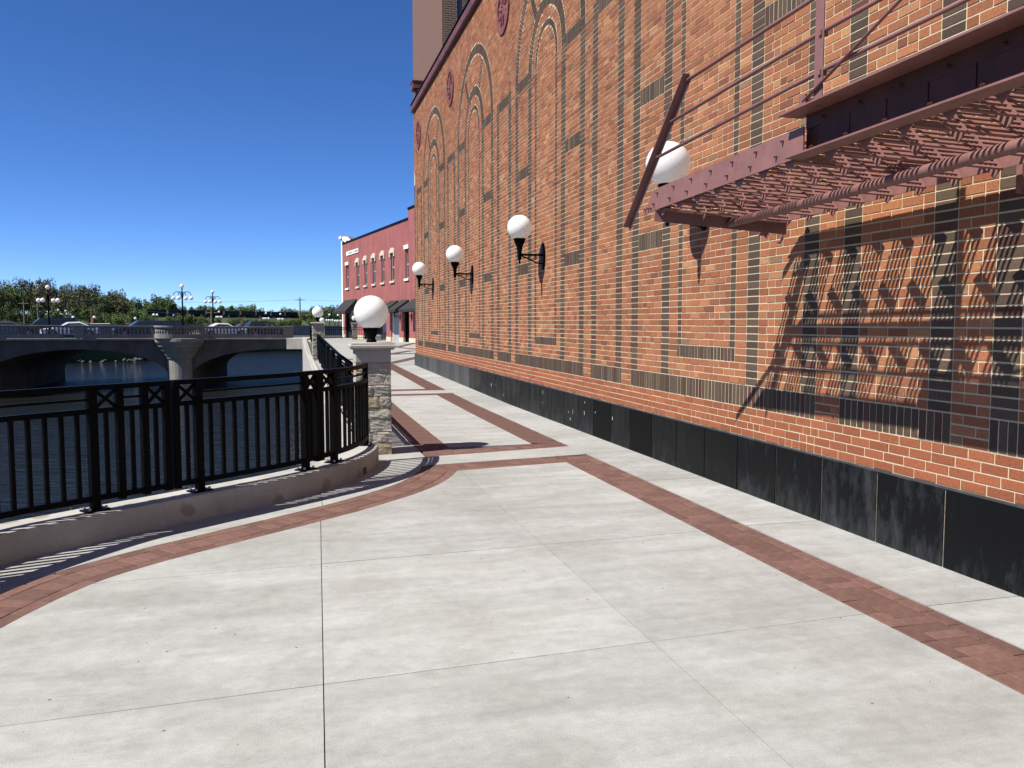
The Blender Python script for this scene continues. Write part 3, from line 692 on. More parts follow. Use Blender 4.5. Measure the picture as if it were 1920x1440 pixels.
# ------------------------------------------------------------------ fire stair
XO, XI = 2.81, 3.85
fs = thing('fire_escape_stair', (3.3, 4.2, 2.5), 'maroon steel swing stair of the fire escape, raised level beside the brick wall', 'fire escape')
SKEW = -.2       # the stair hangs slightly askew to the wall
tilt = -.025                       # dz/dy of the stringers (rises towards the camera)
def zs(y, inner=0): return 2.535 + (y-6.3)*tilt - .085*inner
Y0, Y1 = 1.2, 6.36
def stringer(x, inner, t=.010, Y0=Y0):
    ys_ = inner*SKEW*(XI-XO); mb = MB(); poly = [(Y1,zs(Y1,inner)-.082),(Y1-.17,zs(Y1-.17,inner)+.082),(Y0,zs(Y0,inner)+.082),(Y0,zs(Y0,inner)-.082)]
    mb.extrude([(a, b_) for a, b_ in poly], (x,ys_,0), (0,1,0), (0,0,1), (t,0,0)); return mb
st_o = part('stringer', stringer(XO,0,Y0=4.18), M['maroon'], fs); st_i = part('stringer', stringer(XI,1), M['maroon'], fs)
dep = Vector((0,.67,.74)).normalized(); nrm = Vector((0,-dep.z,dep.y)); XB = XO+.075
def bar_mesh(x0): return MB().obox((0,0,0), ((1,0,0), dep, nrm), ((XI-x0)/2-.012, .0075, .006)).mesh('grating_bar', M['maroon'])
bar_me = {0: bar_mesh(XO), 1: bar_mesh(XB)}
strap_me = MB().obox(-nrm*.028, ((1,0,0), dep, nrm), (.004,.105,.038)).mesh('strap', M['maroon'])
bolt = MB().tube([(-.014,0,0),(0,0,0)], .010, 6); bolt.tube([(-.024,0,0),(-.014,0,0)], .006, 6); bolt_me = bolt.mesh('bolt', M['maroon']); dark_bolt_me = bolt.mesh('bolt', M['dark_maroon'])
ty = 6.10; k = 0
while ty > 1.4:
    q = 1 if ty < 4.36 else 0; x0 = (XO, XB)[q]; zc = (zs(ty)+zs(ty,1))/2 - .012; tr = None
    for f in (.02, .335, .665, .98):
        x = XO+.012+(XI-XO-.02)*f; x = max(x, x0+.012); zz_ = zs(ty)+(zs(ty,1)-zs(ty))*f-.012; p = Vector((x, ty+SKEW*(x-XO), zz_))
        if tr is None: tr = link('tread', strap_me, fs, p-origin(fs))
        else: link('strap', strap_me, tr, p-origin(tr))
        link('strap_flange', flange_me, tr, p-origin(tr)) if False else None
    for j in range(6):
        p = Vector(((x0+XI)/2+.005, ty+SKEW*((x0+XI)/2-XO), zs(ty)+(zs(ty,1)-zs(ty))*((x0+XI)/2-XO)/(XI-XO)-.012)) + dep*(-.1+.04*j)
        o = link('grating_bar', bar_me[q], tr, p-origin(tr)); o.rotation_euler = (0, math.atan2(.085, XI-XO), math.atan(SKEW))
    if not q:
        for dy, dz in ((.0,.045),(.065,-.03)): link('bolt', bolt_me, fs, Vector((XO, ty+dy, zs(ty+dy)+dz))-origin(fs))
    ty -= .287; k += 1
for yy, zz_ in ((6.33,-.05),(6.27,-.05),(6.22,-.055)): link('bolt', bolt_me, fs, Vector((XO,yy,zs(yy)+zz_))-origin(fs))
# slanted end posts with the outer one carrying three rails
def angle_post(p0, p1, wd=.056):
    mb = MB(); p0, p1 = Vector(p0), Vector(p1); d = (p1-p0).normalized(); x = Vector((1,0,0)); n_ = d.cross(x); c = (p0+p1)/2; h = (p1-p0).length/2
    mb.obox(c-x*wd/2+n_*.014, (d, x, n_), (h, wd/2, .004)); mb.obox(c-x*.003-n_*.0121, (d, x, n_), (h, .003, .022)); return mb
part('end_post', angle_post((XO-.012,6.63,2.365),(XO-.012,5.545,3.335)), M['maroon'], fs)
part('end_post', angle_post((XI-.02,6.20,2.28),(XI-.02,5.86,2.62)), M['maroon'], fs)
post2 = MB().box(XO-.04, XO-.034, 3.96, 4.035, 2.74, 4.1).box(XO-.034, XO+.012, 4.029, 4.035, 2.74, 4.1)
part('rail_post', post2, M['maroon'], fs)
for ya, za, yb, zb, ye, ze in ((5.6,3.30,4.0,3.325,1.2,3.36),(5.82,3.066,4.0,3.122,1.2,3.15),(6.06,2.848,4.0,2.916,1.2,2.95)):
    part('rail', MB().tube([(XO-.028,ya,za),(XO-.028,yb,zb),(XO-.028,ye,ze)], .0125, 8), M['maroon'], fs, smooth=True)
    part('rail_clip', MB().box(XO-.05, XO-.005, 3.972, 3.995, zb-.024, zb+.004), M['maroon'], fs)
part('brace_rod', MB().tube([(XO-.05,4.115,2.785),(XO-.05,2.1,3.53)], .009, 7), M['maroon'], fs, smooth=True)
part('brace_lug', MB().box(XO-.055, XO-.02, 4.09, 4.15, 2.755, 2.82), M['maroon'], fs)
ch = MB(); C0, C1 = 1.0, 4.24
def chz(y): return 2.635+(y-4.2)*-.012
def chan(x0, x1, dz0, dz1, ya, yb): ch.add([(x0,ya,chz(ya)+dz0),(x1,ya,chz(ya)+dz0),(x1,yb,chz(yb)+dz0),(x0,yb,chz(yb)+dz0),(x0,ya,chz(ya)+dz1),(x1,ya,chz(ya)+dz1),(x1,yb,chz(yb)+dz1),(x0,yb,chz(yb)+dz1)], [(0,3,2,1),(4,5,6,7),(0,1,5,4),(1,2,6,5),(2,3,7,6),(3,0,4,7)])
chan(XO-.092,XO+.072,.108,.118,C0,C1+.06); chan(XO-.05,XO+.072,-.128,-.118,C0,C1+.05)
bm_ = part('balance_beam', ch, M['maroon'], fs)
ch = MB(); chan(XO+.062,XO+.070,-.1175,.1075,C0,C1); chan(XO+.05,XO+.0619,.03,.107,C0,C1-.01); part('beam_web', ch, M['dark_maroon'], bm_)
yy = C1-.12
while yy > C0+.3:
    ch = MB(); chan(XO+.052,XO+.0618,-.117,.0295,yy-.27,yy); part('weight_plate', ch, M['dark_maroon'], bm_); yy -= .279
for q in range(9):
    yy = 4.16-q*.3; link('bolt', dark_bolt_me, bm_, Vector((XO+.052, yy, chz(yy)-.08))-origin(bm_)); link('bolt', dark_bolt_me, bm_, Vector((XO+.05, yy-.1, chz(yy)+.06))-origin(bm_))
part('cross_angle', MB().bar((XO+.0,6.15,2.415),(XI+.01,5.94,2.315),.008,.09).bar((XO+.0,6.115,2.456),(XI+.01,5.905,2.356),.055,.008), M['maroon'], fs)
part('pull_bar', MB().tube([(3.40,6.05,2.355),(3.40,4.6,2.385),(3.40,3.2,2.42),(3.40,1.4,2.46)], .034, 14), M['maroon'], fs, smooth=True)
part('hook', MB().tube([(3.86,6.0,2.28),(3.86,6.0,2.24),(3.86,6.03,2.215),(3.86,6.06,2.225)], .012, 7), M['maroon'], fs)
part('counterweight', MB().box(3.15,3.75,2.35,2.75,2.52,2.72), M['maroon'], fs, bevel=.01)
part('wall_hanger', MB().box(WALLX-.05,WALLX-.006,3.85,3.89,2.30,2.62), M['maroon'], fs)

# ------------------------------------------------------------------ railings
def railing(path, posts, stiles, xs, label, group=None, zbase=lambda y: .2, ztop=None, pick=.112, feet=True, s0=None, s1=None, mids=True):
    """path: Path in plan; posts: arclengths with base plates; stiles: other heavy uprights; xs: (a,b) crossed panels"""
    a0 = s0 if s0 is not None else 0; a1 = s1 if s1 is not None else path.L
    p0, _ = path.at((a0+a1)/2); t = thing('railing', (p0.x, p0.y, zbase(p0.y)), label, 'railing', group)
    B = lambda s_: (lambda p: Vector((p.x, p.y, zbase(p.y))))(path.at(s_)[0])
    def rail(nm, h, wd, ht, a, b_): 
        pts = [Vector((p.x, p.y, zbase(p.y)+h)) for p in path.sub(a, b_, .12)]; return part(nm, MB().sweep(pts, wd, ht), M['black'], t)
    rail('top_rail', .898, .052, .038, a0, a1); rail('second_rail', .729, .045, .038, a0, a1); rail('bottom_rail', .093, .045, .042, a0, a1)
    cur = a0
    for x0, x1 in sorted(xs) + [(a1, a1)]:
        if x0-cur > .06 and mids: rail('middle_rail', .813, .022, .018, cur, x0)
        cur = x1
    ups = sorted(posts+stiles)
    for s_ in posts:
        b_ = B(s_); d = path.at(s_)[1]; n_ = Vector((-d.y, d.x, 0))
        po = part('post', MB().obox(b_+UP*.45, (d, n_, UP), (.029,.029,.449)), M['black'], t)
        if feet:
            part('base_plate', MB().obox(b_+UP*.007, (d, n_, UP), (.085,.06,.006)), M['black'], po)
            for q in (-1, 1):
                for r in (-1, 1): part('anchor_bolt', MB().tube([b_+d*.062*q+n_*.038*r+UP*.012, b_+d*.062*q+n_*.038*r+UP*.032], .011, 6), M['steel'], po)
    for s_ in stiles:
        b_ = B(s_); d = path.at(s_)[1]; n_ = Vector((-d.y, d.x, 0))
        part('stile', MB().obox(b_+UP*.475, (d, n_, UP), (.025,.025,.42)), M['black'], t)
    for x0, x1 in xs:
        q0, q1 = B(x0), B(x1); mb = MB()
        mb.bar(q0+UP*.745, q1+UP*.88, .02, .022); mb.bar(q0+UP*.88, q1+UP*.745, .018, .022); part('cross_bars', mb, M['black'], t)
    ed = [a0]+ups+[a1]; me = {}
    for u0, u1 in zip(ed, ed[1:]):
        if u1-u0 < .09: continue
        k = max(1, round((u1-u0)/pick)-1) if u1-u0 < .3 else round((u1-u0)/pick)-1
        for i in range(k):
            s_ = u0+(u1-u0)*(i+1)/(k+1); p, d = path.at(s_)
            if 'm' not in me: me['m'] = MB().box(-.0135,.0135,-.0135,.0135,.11,.715).mesh('picket', M['black'])
            o = link('picket', me['m'], t, Vector((p.x, p.y, zbase(p.y)))-origin(t)); o.rotation_euler.z = math.atan2(d.y, d.x)
    return t
RP = Path(offset(KERB, .135)); sA = RP.near((-1.36,6.54)); sB = RP.near((-.73,7.13)); sC = RP.near((.12,7.91)); sD = RP.near((.42,8.19)); sE = RP.L-.04
railing(RP, [sA-1.45, sA], [sA+.205, sA+.40, sA+.585, sA-1.64, sA-1.85], [(sA+.02,sA+.185),(sA+.42,sA+.565),(sA-1.63,sA-1.47)], 'black steel railing section at the left picture edge on the curved kerb', 'black railing sections', s0=max(sA-2.6,.1), s1=sA+.61)
railing(RP, [sB, sC], [sB-.2, sC+.175], [(sB-.18,sB-.02),(sC+.02,sC+.155)], 'black steel railing section between the open gap and the bend of the kerb', 'black railing sections', s0=sB-.225, s1=sC+.2)
railing(RP, [sD, sE], [sC+.235], [(sC+.255,sD-.02)], 'short curved black railing section ending at the near stone pillar', 'black railing sections', s0=sC+.21, s1=sE+.02)
P2 = [Vector((.82+.0055*(y-10), y, 0)) for y in np.linspace(10.32, 31.15, 90)]; R2 = Path(P2); nP = 8; pl_ = R2.L/nP
for i in range(nP):
    a, b_ = i*pl_+.015, (i+1)*pl_-.015
    railing(R2, [a+.3, b_-.3], [a+.03, b_-.03], [(a+.05,a+.28),(b_-.28,b_-.05)], 'straight black railing section along the river wall, %s counted from the near stone pillar' % ['first','second','third','fourth','fifth','sixth','seventh','eighth'][i], 'black railing sections', zbase=lambda y: zg(y)+.2*0+.07, pick=.125 if i < 4 else .16, feet=i < 3)
P3 = [Vector((.93+.015*(y-31.6), y, 0)) for y in np.linspace(31.75, 66, 30)]; R3 = Path(P3)
for i, nm in enumerate(('beyond the second stone pillar', 'farthest along the river wall')):
    a, b_ = i*R3.L/2+.02, (i+1)*R3.L/2-.02
    railing(R3, list(np.arange(a+.05, b_, 2.4)), [], [(s_+.04, s_+.3) for s_ in np.arange(a+.05, b_-.4, 2.4)], 'black railing run '+nm, 'black railing sections', zbase=lambda y: zg(y)+.05, pick=.2, feet=False)
P4 = [Vector((1.9+.31*k, 66.6+.02*k, 0)) for k in range(14)]; R4 = Path(P4)
railing(R4, [.03, 2.0, R4.L-.03], [], [(.06,.3),(1.7,1.97),(2.03,2.3),(R4.L-.3,R4.L-.06)], 'black railing across the far end of the walk in front of the red building', 'black railing sections', zbase=lambda y: .25, pick=.16, feet=False)

# ------------------------------------------------------------------ stone pillars
def rough_block(x0, x1, y0, y1, z0, z1, seed, amp=.012, n=5):
    rnd = random.Random(seed); bm = bmesh.new(); bmesh.ops.create_cube(bm, size=1)
    bmesh.ops.subdivide_edges(bm, edges=bm.edges[:], cuts=n, use_grid_fill=True)
    cx, cy, cz = (x0+x1)/2, (y0+y1)/2, (z0+z1)/2; sx, sy, sz = x1-x0, y1-y0, z1-z0
    ph = [rnd.uniform(0, 6) for _ in range(9)]
    for v in bm.verts:
        c = v.co.copy(); ex = sum(1 for q in c if abs(abs(q)-.5) < 1e-4)
        p = Vector((cx+c.x*sx, cy+c.y*sy, cz+c.z*sz))
        bulge = (1-(2*c.z)**4) * .55
        nse = math.sin(p.x*23+ph[0]+1.5*math.sin(p.z*13+ph[1]))*.6+math.sin(p.y*23+ph[2]+1.5*math.sin(p.z*15+ph[3]))*.6+rnd.uniform(-.45,.45)
        if abs(abs(c.x)-.5) < 1e-4: p.x += math.copysign(amp*(bulge+.6*nse*(1 if ex == 1 else .4))-.004*(ex > 1), c.x)
        if abs(abs(c.y)-.5) < 1e-4: p.y += math.copysign(amp*(bulge+.6*nse*(1 if ex == 1 else .4))-.004*(ex > 1), c.y)
        v.co = p
    me = bpy.data.meshes.new('stone'); bm.to_mesh(me); bm.free(); return me
def pillar(cx, cy, zb, label, hb=1.25, detail=True, globe=True):
    t = thing('stone_pillar', (cx, cy, zb), label, 'pillar', 'stone pillars with globe lamps'); h = .205
    part('core', MB().box(cx-h+.012, cx+h-.012, cy-h+.012, cy+h-.012, zb-.3, zb+hb-.01), M['mortar'], t)
    z = zb-.02; seed = int(cy*7); rnd = random.Random(seed); rows = [.16,.13,.14,.13,.145,.13,.135,.125]; tot = sum(rows); sc = (hb-.15+.02)/tot
    for r, hh in enumerate(rows):
        z1 = z+hh*sc; spl = cx+rnd.uniform(-.12,.13) if r % 2 else cx+rnd.choice((-.05,.07,.12))
        ys = cy+rnd.uniform(-.08,.08)
        for a0, a1, b0, b1 in ((cx-h,spl,cy-h,ys),(spl,cx+h,cy-h,ys+.02),(cx-h,spl,ys,cy+h),(spl,cx+h,ys+.02,cy+h)):
            me = rough_block(a0+.004, a1-.004, b0+.004, b1-.004, z+.005, z1-.005, rnd.random(), .013 if detail else .01, 6 if detail else 2)
            me.materials.append(M['stone_tan'] if rnd.random() < .2 else M['stone'])
            for v in me.vertices: v.co -= origin(t)
            link('stone', me, t)
        z = z1
    part('frieze', MB().box(cx-h-.002, cx+h+.002, cy-h-.002, cy+h+.002, z, zb+hb), M['cap'], t, bevel=.008)
    cp_ = MB(); zc = zb+hb
    pr_ = [(.215,0),(.235,.0),(.25,.02),(.268,.028),(.268,.052),(.255,.06),(.255,.077),(0.01,.085)]
    for (r0, z0), (r1, z1) in zip(pr_, pr_[1:]):
        vs = [(cx+sx*r, cy+sy*r, zc+z_) for r, z_ in ((r0,z0),(r1,z1)) for sx, sy in ((-1,-1),(1,-1),(1,1),(-1,1))]
        cp_.add(vs, [(k, (k+1)%4, 4+(k+1)%4, 4+k) for k in range(4)])
    part('cap', cp_, M['cap'], t)
    if globe:
        zb2 = zc+.077; R = .205
        part('lamp_base', MB().lathe([(.062,0),(.06,.03),(.045,.05),(.05,.07),(.085,.13),(.1,.165),(.1,.185)], (cx,cy,zb2), 20), M['black'], t, smooth=True)
        a0 = math.asin(.098/R); part('globe', MB().lathe([(R*math.cos(a), R*math.sin(a)) for a in np.linspace(-math.pi/2+a0, math.pi/2-.02, 24)], (cx,cy,zb2+.18+R*math.cos(a0)), 40), M['globe'], t, smooth=True)
    return t
pillar(.93, 10.03, 0, 'split stone pillar with large white globe lamp at the end of the near railing', 1.246)
pillar(.965, 31.4, zg(31.4), 'distant stone pillar with globe lamp halfway along the river wall', 1.33)
pillar(2.55, 71.9, .1, 'far stone pillar whose globe peeps out beside the second pillar', 1.2, False)
pillar(4.9, 67.2, .25, 'far stone pillar with globe beside the large near globe', 1.2, False)

# ------------------------------------------------------------------ red building
FD = Vector((-.16,.987,0)).normalized(); FP0 = Vector((4.51,75.59,0)); FN = Vector((-FD.y, FD.x, 0))*1.0   # FN points to the river side
if FN.x > 0: FN = -FN
def fp(s_, z, out=0): return FP0 - FD*s_ + FN*out + UP*z
rb = thing('red_building', FP0-FD*12, 'two storey red painted brick building with black awnings at the end of the walk', 'building')
WIN = [(1.57,2.47,0),(5.33,6.2,1),(8.0,8.76,1),(10.56,11.36,1),(13.13,13.91,1),(15.71,16.55,1),(19.25,19.95,0)]
def fquad(mb, s0, s1, z0, z1, o0, o1): return mb.obox(fp((s0+s1)/2, (z0+z1)/2, (o0+o1)/2), (FD, FN, UP), (abs(s1-s0)/2, abs(o1-o0)/2, abs(z1-z0)/2))
wl = MB(); top = 8.4
ss = [0.35]+[v for a, b_, _ in WIN for v in (a, b_)]+[34]
for i in range(0, len(ss), 2): fquad(wl, ss[i], ss[i+1], 4.5, 6.48, -.4, 0)
fquad(wl, .35, 34, 6.48, top, -.4, 0); fquad(wl, .35, 34, 3.2, 4.5, -.4, 0)
OPEN = [(.9,5.3,2.6),(7.4,14.3,2.5),(15.54,17.58,2.3),(18.67,20.0,2.3)]; oo = [.35]+[v for a, b_, _ in OPEN for v in (a, b_)]+[34]
for i in range(0, len(oo), 2): fquad(wl, oo[i], oo[i+1], .5, 3.2, -.4, 0)
for a, b_, h_ in OPEN: fquad(wl, a, b_, h_+.3, 3.2, -.4, 0)
fquad(wl, 19.95, 34, top, top+.65, -.4, 0); wl.obox(fp(17, 4.2, -6.5), (FD, FN, UP), (16.6, 6, 4.15))
part('wall', wl, M['red'], rb)
bs = MB()
for i in range(0, len(oo), 2): fquad(bs, oo[i], oo[i+1], -.3, .5, -.4, .03)
part('stone_plinth', bs, M['cream'], rb)
cpn = MB(); fquad(cpn, .35, 19.95, top, top+.13, -.45, .05); fquad(cpn, 19.95, 34, top+.65, top+.78, -.45, .05); part('roof_edge', cpn, M['black'], rb)
fr = MB(); fquad(fr, -.05, .35, -.2, 8.9, -.8, .06); fquad(fr, -.3, .6, 8.9, 9.12, -.9, .2); part('front_pilaster', fr, M['white'], rb)
bdr = MB(); bdr.add([fp(.45,9.1,.08), fp(1.9,8.62,.08), fp(1.9,8.45,.08), fp(.45,8.75,.08), fp(.45,9.1,-.4), fp(1.9,8.62,-.4), fp(1.9,8.45,-.4), fp(.45,8.75,-.4)], [(0,1,2,3),(7,6,5,4),(0,4,5,1),(1,5,6,2),(2,6,7,3),(3,7,4,0)]); part('parapet_scroll', bdr, M['white'], rb)
for a, b_, arched in WIN:
    wn = MB(); fquad(wn, a, b_, 5.42, 5.52, -.2, -.1); fquad(wn, a, a+.07, 4.5, 6.48, -.2, -.1); fquad(wn, b_-.07, b_, 4.5, 6.48, -.2, -.1); fquad(wn, a, b_, 4.5, 4.6, -.2, -.1); fquad(wn, a, b_, 6.4, 6.48, -.2, -.1)
    wi = part('window', wn, M['grey'], rb)
    part('pane', fquad(MB(), a, b_, 5.5, 6.42, -.19, -.17), M['glass'], wi); part('pane', fquad(MB(), a, b_, 4.58, 5.44, -.17, -.15), M['glass'], wi)
    part('sill', fquad(MB(), a-.15, b_+.15, 4.36, 4.5, -.1, .1), M['cream'] if arched else M['white'], wi)
    lt = MB(); 
    if arched:
        n = 8; pts = [(a-.22,6.2),(a-.22,6.66)]+[((a+b_)/2-(b_-a)*.45*math.cos(math.pi*k/n), 6.7+.14*math.sin(math.pi*k/n)) for k in range(n+1)]+[(b_+.22,6.66),(b_+.22,6.2),(b_+.02,6.2),(b_+.02,6.485),(a-.02,6.485),(a-.02,6.2)]
        lt.extrude([(-s_, z) for s_, z in pts], FP0+FN*.005, FD, UP, FN*.09)
    else: fquad(lt, a-.15, b_+.15, 6.485, 6.75, -.1, .08)
    part('lintel', lt, M['cream'] if arched else M['white'], wi)
sg = MB(); fquad(sg, 1.87, 6.2, 7.29, 7.62, .01, .05); sn = part('painted_sign', sg, M['signwhite'], rb)
ink = MB(); s_ = 2.5
rnd = random.Random(4)
for wlen in (1, 8, 1, 7):
    for k in range(wlen):
        hh = .075
        fquad(ink, s_, s_+.05, 7.455-hh, 7.455+hh, .05, .056)
        if rnd.random() < .7: fquad(ink, s_+.05, s_+.14, 7.455+hh-.04, 7.455+hh, .05, .056)
        if rnd.random() < .6: fquad(ink, s_+.05, s_+.14, 7.455-.02, 7.455+.02, .05, .056)
        if rnd.random() < .6: fquad(ink, s_+.05, s_+.14, 7.455-hh, 7.455-hh+.04, .05, .056)
        s_ += .185
    s_ += .16
part('lettering', ink, M['ink'], sn)
for a, b_ in ((.9,5.3),(7.5,14.2),(15.3,17.5),(18.2,20.0),(20.9,24.5)):
    aw = MB(); dp = 1.0
    q = [fp(a,3.5 if a < 2 else 3.1,.01), fp(b_,3.5 if a < 2 else 3.1,.01), fp(b_,2.5 if a < 2 else 2.42,dp), fp(a,2.5 if a < 2 else 2.42,dp), fp(b_,2.28 if a < 2 else 2.24,dp), fp(a,2.28 if a < 2 else 2.24,dp), fp(b_,2.28 if a < 2 else 2.24,.01), fp(a,2.28 if a < 2 else 2.24,.01)]
    aw.add(q, [(0,1,2,3),(3,2,4,5),(1,6,4,2),(0,3,5,7)]); part('awning', aw, M['awning'], rb)
for (a, b_, h_), mm in zip(OPEN, ('glass','glass','grey','black')):
    d_ = MB(); fquad(d_, a, b_, -.1, h_+.3, -.3, -.22); dr = part('door' if mm in ('grey','black') else 'shop_window', d_, M[mm], rb)
    f_ = MB(); fquad(f_, a, a+.1, -.1, h_+.3, -.22, -.12); fquad(f_, b_-.1, b_, -.1, h_+.3, -.22, -.12); part('frame', f_, M['white'] if mm == 'grey' else M['black'], dr)
pst = MB(); fquad(pst, 12.6, 13.9, .75, 1.75, -.2, -.19); part('poster', pst, M['purple'], rb)
bn = MB(); fquad(bn, 12.2, 14.0, .05, .62, .3, .9); tag(part('litter_bin', bn, M['grey'], bevel=.05), 'low dark grey box standing by the purple poster window', 'box')
for s_ in (17.9, 20.6): 
    p = fp(s_, 0, 0); wl_ = wall_lamp(0, 0, 'small wall lamp on the red building %s' % ('between the two doors' if s_ < 19 else 'beside the brick wall edge'), 'lamps on the red building', -.45)
    wl_.location = (p.x, p.y, 2.0); wl_.rotation_euler.z = math.atan2(FN.y, FN.x)-math.pi

# ------------------------------------------------------------------ bridge
BO = Vector((0, 76.79, 0)); BA = Vector((-.95,-.312,0)).normalized(); BD = Vector((BA.y, -BA.x, 0))          # a runs left, d runs away
BV = Vector((.09,.996,0)).normalized()      # the barrels follow the river, skewed to the face
def bp3(a, z, d=0): return BO + BA*a + BV*d + UP*(z+.009*a)
br = thing('arch_bridge', bp3(10, -4), 'grey concrete arch bridge with stone balustrade over the river', 'bridge')
BW = 18; DECK = .12
def arch_pts(c, half, zc, zsp, n=28):
    return [(c-half*math.cos(math.pi*k/n), zsp+(zc-zsp)*math.sin(math.pi*k/n)) for k in range(n+1)]
ARC = [(1.3,7.3,-.80,-3.1),(17.0,6.7,-.72,-3.1),(32.2,6.7,-.72,-3.1)]
out = [(-14, .0), (-14,-5)]
for c, hf, zc, zsp in ARC: out += [(c-hf,-5)] + arch_pts(c, hf, zc, zsp) + [(c+hf,-5)]
out += [(60,-5),(60,.0)]
sp = MB()
# front ring strips built as quads so that the spandrel stays clean
def spandrel(d):
    for c, hf, zc, zsp in ARC:
        A = arch_pts(c, hf, zc, zsp)
        for p, q in zip(A, A[1:]): sp.add([bp3(p[0],p[1],d), bp3(q[0],q[1],d), bp3(q[0],0,d), bp3(p[0],0,d)], [(0,1,2,3)])
    prev = -14
    for c, hf, zc, zsp in ARC + [(60+5,5,0,0)]:
        sp.add([bp3(prev,-5,d), bp3(c-hf,-5,d), bp3(c-hf,0,d), bp3(prev,0,d)], [(0,1,2,3)]); prev = c+hf
spandrel(0); spandrel(BW)
for c, hf, zc, zsp in ARC:
    A = [(c-hf,-5)]+arch_pts(c, hf, zc, zsp)+[(c+hf,-5)]
    for p, q in zip(A, A[1:]): sp.add([bp3(p[0],p[1],0), bp3(q[0],q[1],0), bp3(q[0],q[1],BW), bp3(p[0],p[1],BW)], [(0,1,2,3)])
part('spandrel', sp, M['bridge'], br)
def bbox(mb, a0, a1, z0, z1, d0, d1): return mb.obox(bp3((a0+a1)/2,(z0+z1)/2,(d0+d1)/2), (BA+UP*.009, BV, UP-BA*.009), ((a1-a0)/2,(d1-d0)/2,(z1-z0)/2))
part('deck', bbox(MB(), -14, 60, -.02, DECK, .35, BW-.35), M['asphalt'], br)
part('string_course', bbox(MB(), -14, 60, -.02, .16, -.28, .34), M['rail_stone'], br, bevel=.04)
part('far_parapet', bbox(MB(), -14, 60, -.02, 1.2, BW-.34, BW+.1), M['rail_stone'], br)
for c in (9.47, 24.6):      # pier noses, corbelled round bay above
    part('pier_nose', MB().lathe([(.98,-5),(.98,-1.7),(.9,-1.55)], bp3(c,0,0), 24), M['rail_stone'], br, smooth=False)
    part('corbel', MB().lathe([(1.0,-1.62),(1.08,-1.5),(1.1,-1.42),(1.24,-1.2),(1.26,-1.12),(1.48,-.85),(1.5,-.77),(1.72,-.5),(1.74,-.42),(1.9,-.2),(1.95,-.1),(1.95,.13),(1.85,.16)], bp3(c,0,0), 32), M['rail_stone'], br)
bal_me = MB().lathe([(.075,0),(.075,.05),(.05,.07),(.085,.2),(.09,.26),(.05,.38),(.05,.41),(.075,.43),(.075,.49)], (0,0,0), 7).mesh('baluster', M['rail_stone'])
def run(a0, a1, nm='balustrade'):
    mb = MB(); bbox(mb, a0, a1, .16, .50, -.18, .12); bbox(mb, a0, a1, .98, 1.045, -.14, .08); bbox(mb, a0, a1, 1.046, 1.16, -.2, .14); bl = part(nm, mb, M['rail_stone'], br, bevel=.015)
    k = int((a1-a0)/.27)
    for i in range(k):
        link('baluster', bal_me, bl, bp3(a0+(a1-a0)*(i+.5)/k, .5, -.03)-origin(bl))
def bpier(a, wd=.42): return part('pedestal', bbox(bbox(MB(), a-wd, a+wd, .14, 1.08, -.22, .2), a-wd-.04, a+wd+.04, 1.08, 1.19, -.26, .24), M['rail_stone'], br, bevel=.02)
run(.62,7.35); run(11.6,16.45); run(17.28,22.5); run(26.7,32)
for a in (.2, 16.86): bpier(a)
for c in (9.47, 24.6):
    for sg_ in (-1, 1): bpier(c+sg_*1.93, .18)
    mb = MB(); arc = [bp3(c+1.72*math.cos(t), .33, -1.72*math.sin(t)) for t in np.linspace(0, math.pi, 22)]
    mb.sweep(arc, .3, .34); mb.sweep([p+UP*.70 for p in arc], .22, .09); mb.sweep([p+UP*.80 for p in arc], .34, .12); bl = part('balustrade', mb, M['rail_stone'], br)
    for t in np.linspace(.09, math.pi-.09, 21): link('baluster', bal_me, bl, bp3(c+1.72*math.cos(t), .5, -1.72*math.sin(t))-origin(bl))
ab = MB(); ab.obox(gat(562,72)+UP*-.26+RT*.4, (RT, FH, UP), (1.15,1.6,.47)); tag(part('abutment', ab, M['wallcon'], bevel=.03), 'pale concrete abutment block where the bridge meets the walk', 'abutment')
sgn = thing('street_sign', bp3(17.44,.3,-.3), 'small green sign plate fixed under the bridge balustrade', 'sign')
part('plate', bbox(MB(), 17.04, 17.83, .2, .46, -.32, -.30), M['green'], sgn); part('border', bbox(bbox(bbox(MB(), 17.04,17.83,.44,.46,-.325,-.3201), 17.04,17.83,.2,.22,-.325,-.3201),17.04,17.06,.22,.44,-.325,-.3201), M['signwhite'], sgn)

def street_lamp(p, h, label, R=.17, arms=4, grp='globe street lamps', sp_=.73):
    t = thing('street_lamp', p, label, 'street lamp', grp); x, y, z = p
    part('post', MB().lathe([(.16,0),(.16,.3),(.1,.5),(.075,.7),(.06,h-1.3),(.085,h-1.1),(.06,h-.9),(.045,h-.45),(.08,h-.36)], p, 12), M['black'], t, smooth=True)
    part('globe', MB().lathe([(R*math.cos(a), R*math.sin(a)) for a in np.linspace(-1.3, 1.55, 12)], (x,y,z+h-.19), 16), M['globe'], t, smooth=True)
    for k in range(arms):
        a = k*2*math.pi/arms + PSI*-1; d = Vector((math.cos(a), math.sin(a), 0)); c = Vector(p)
        pts = [c+UP*(h-1.15)+d*.05]+[c+UP*(h-.95+.3*math.sin(q))+d*(sp_/2+.06-(sp_/2-.04)*math.cos(q)) for q in np.linspace(.2, math.pi, 9)]
        part('arm', MB().tube(pts, .028, 6), M['black'], t, smooth=True)
        e = c+d*(sp_+.02)+UP*(h-1.2); part('globe', MB().lathe([(R*math.cos(a2), R*math.sin(a2)) for a2 in np.linspace(-1.5, 1.3, 12)], e, 16), M['globe'], t, smooth=True)
    return t
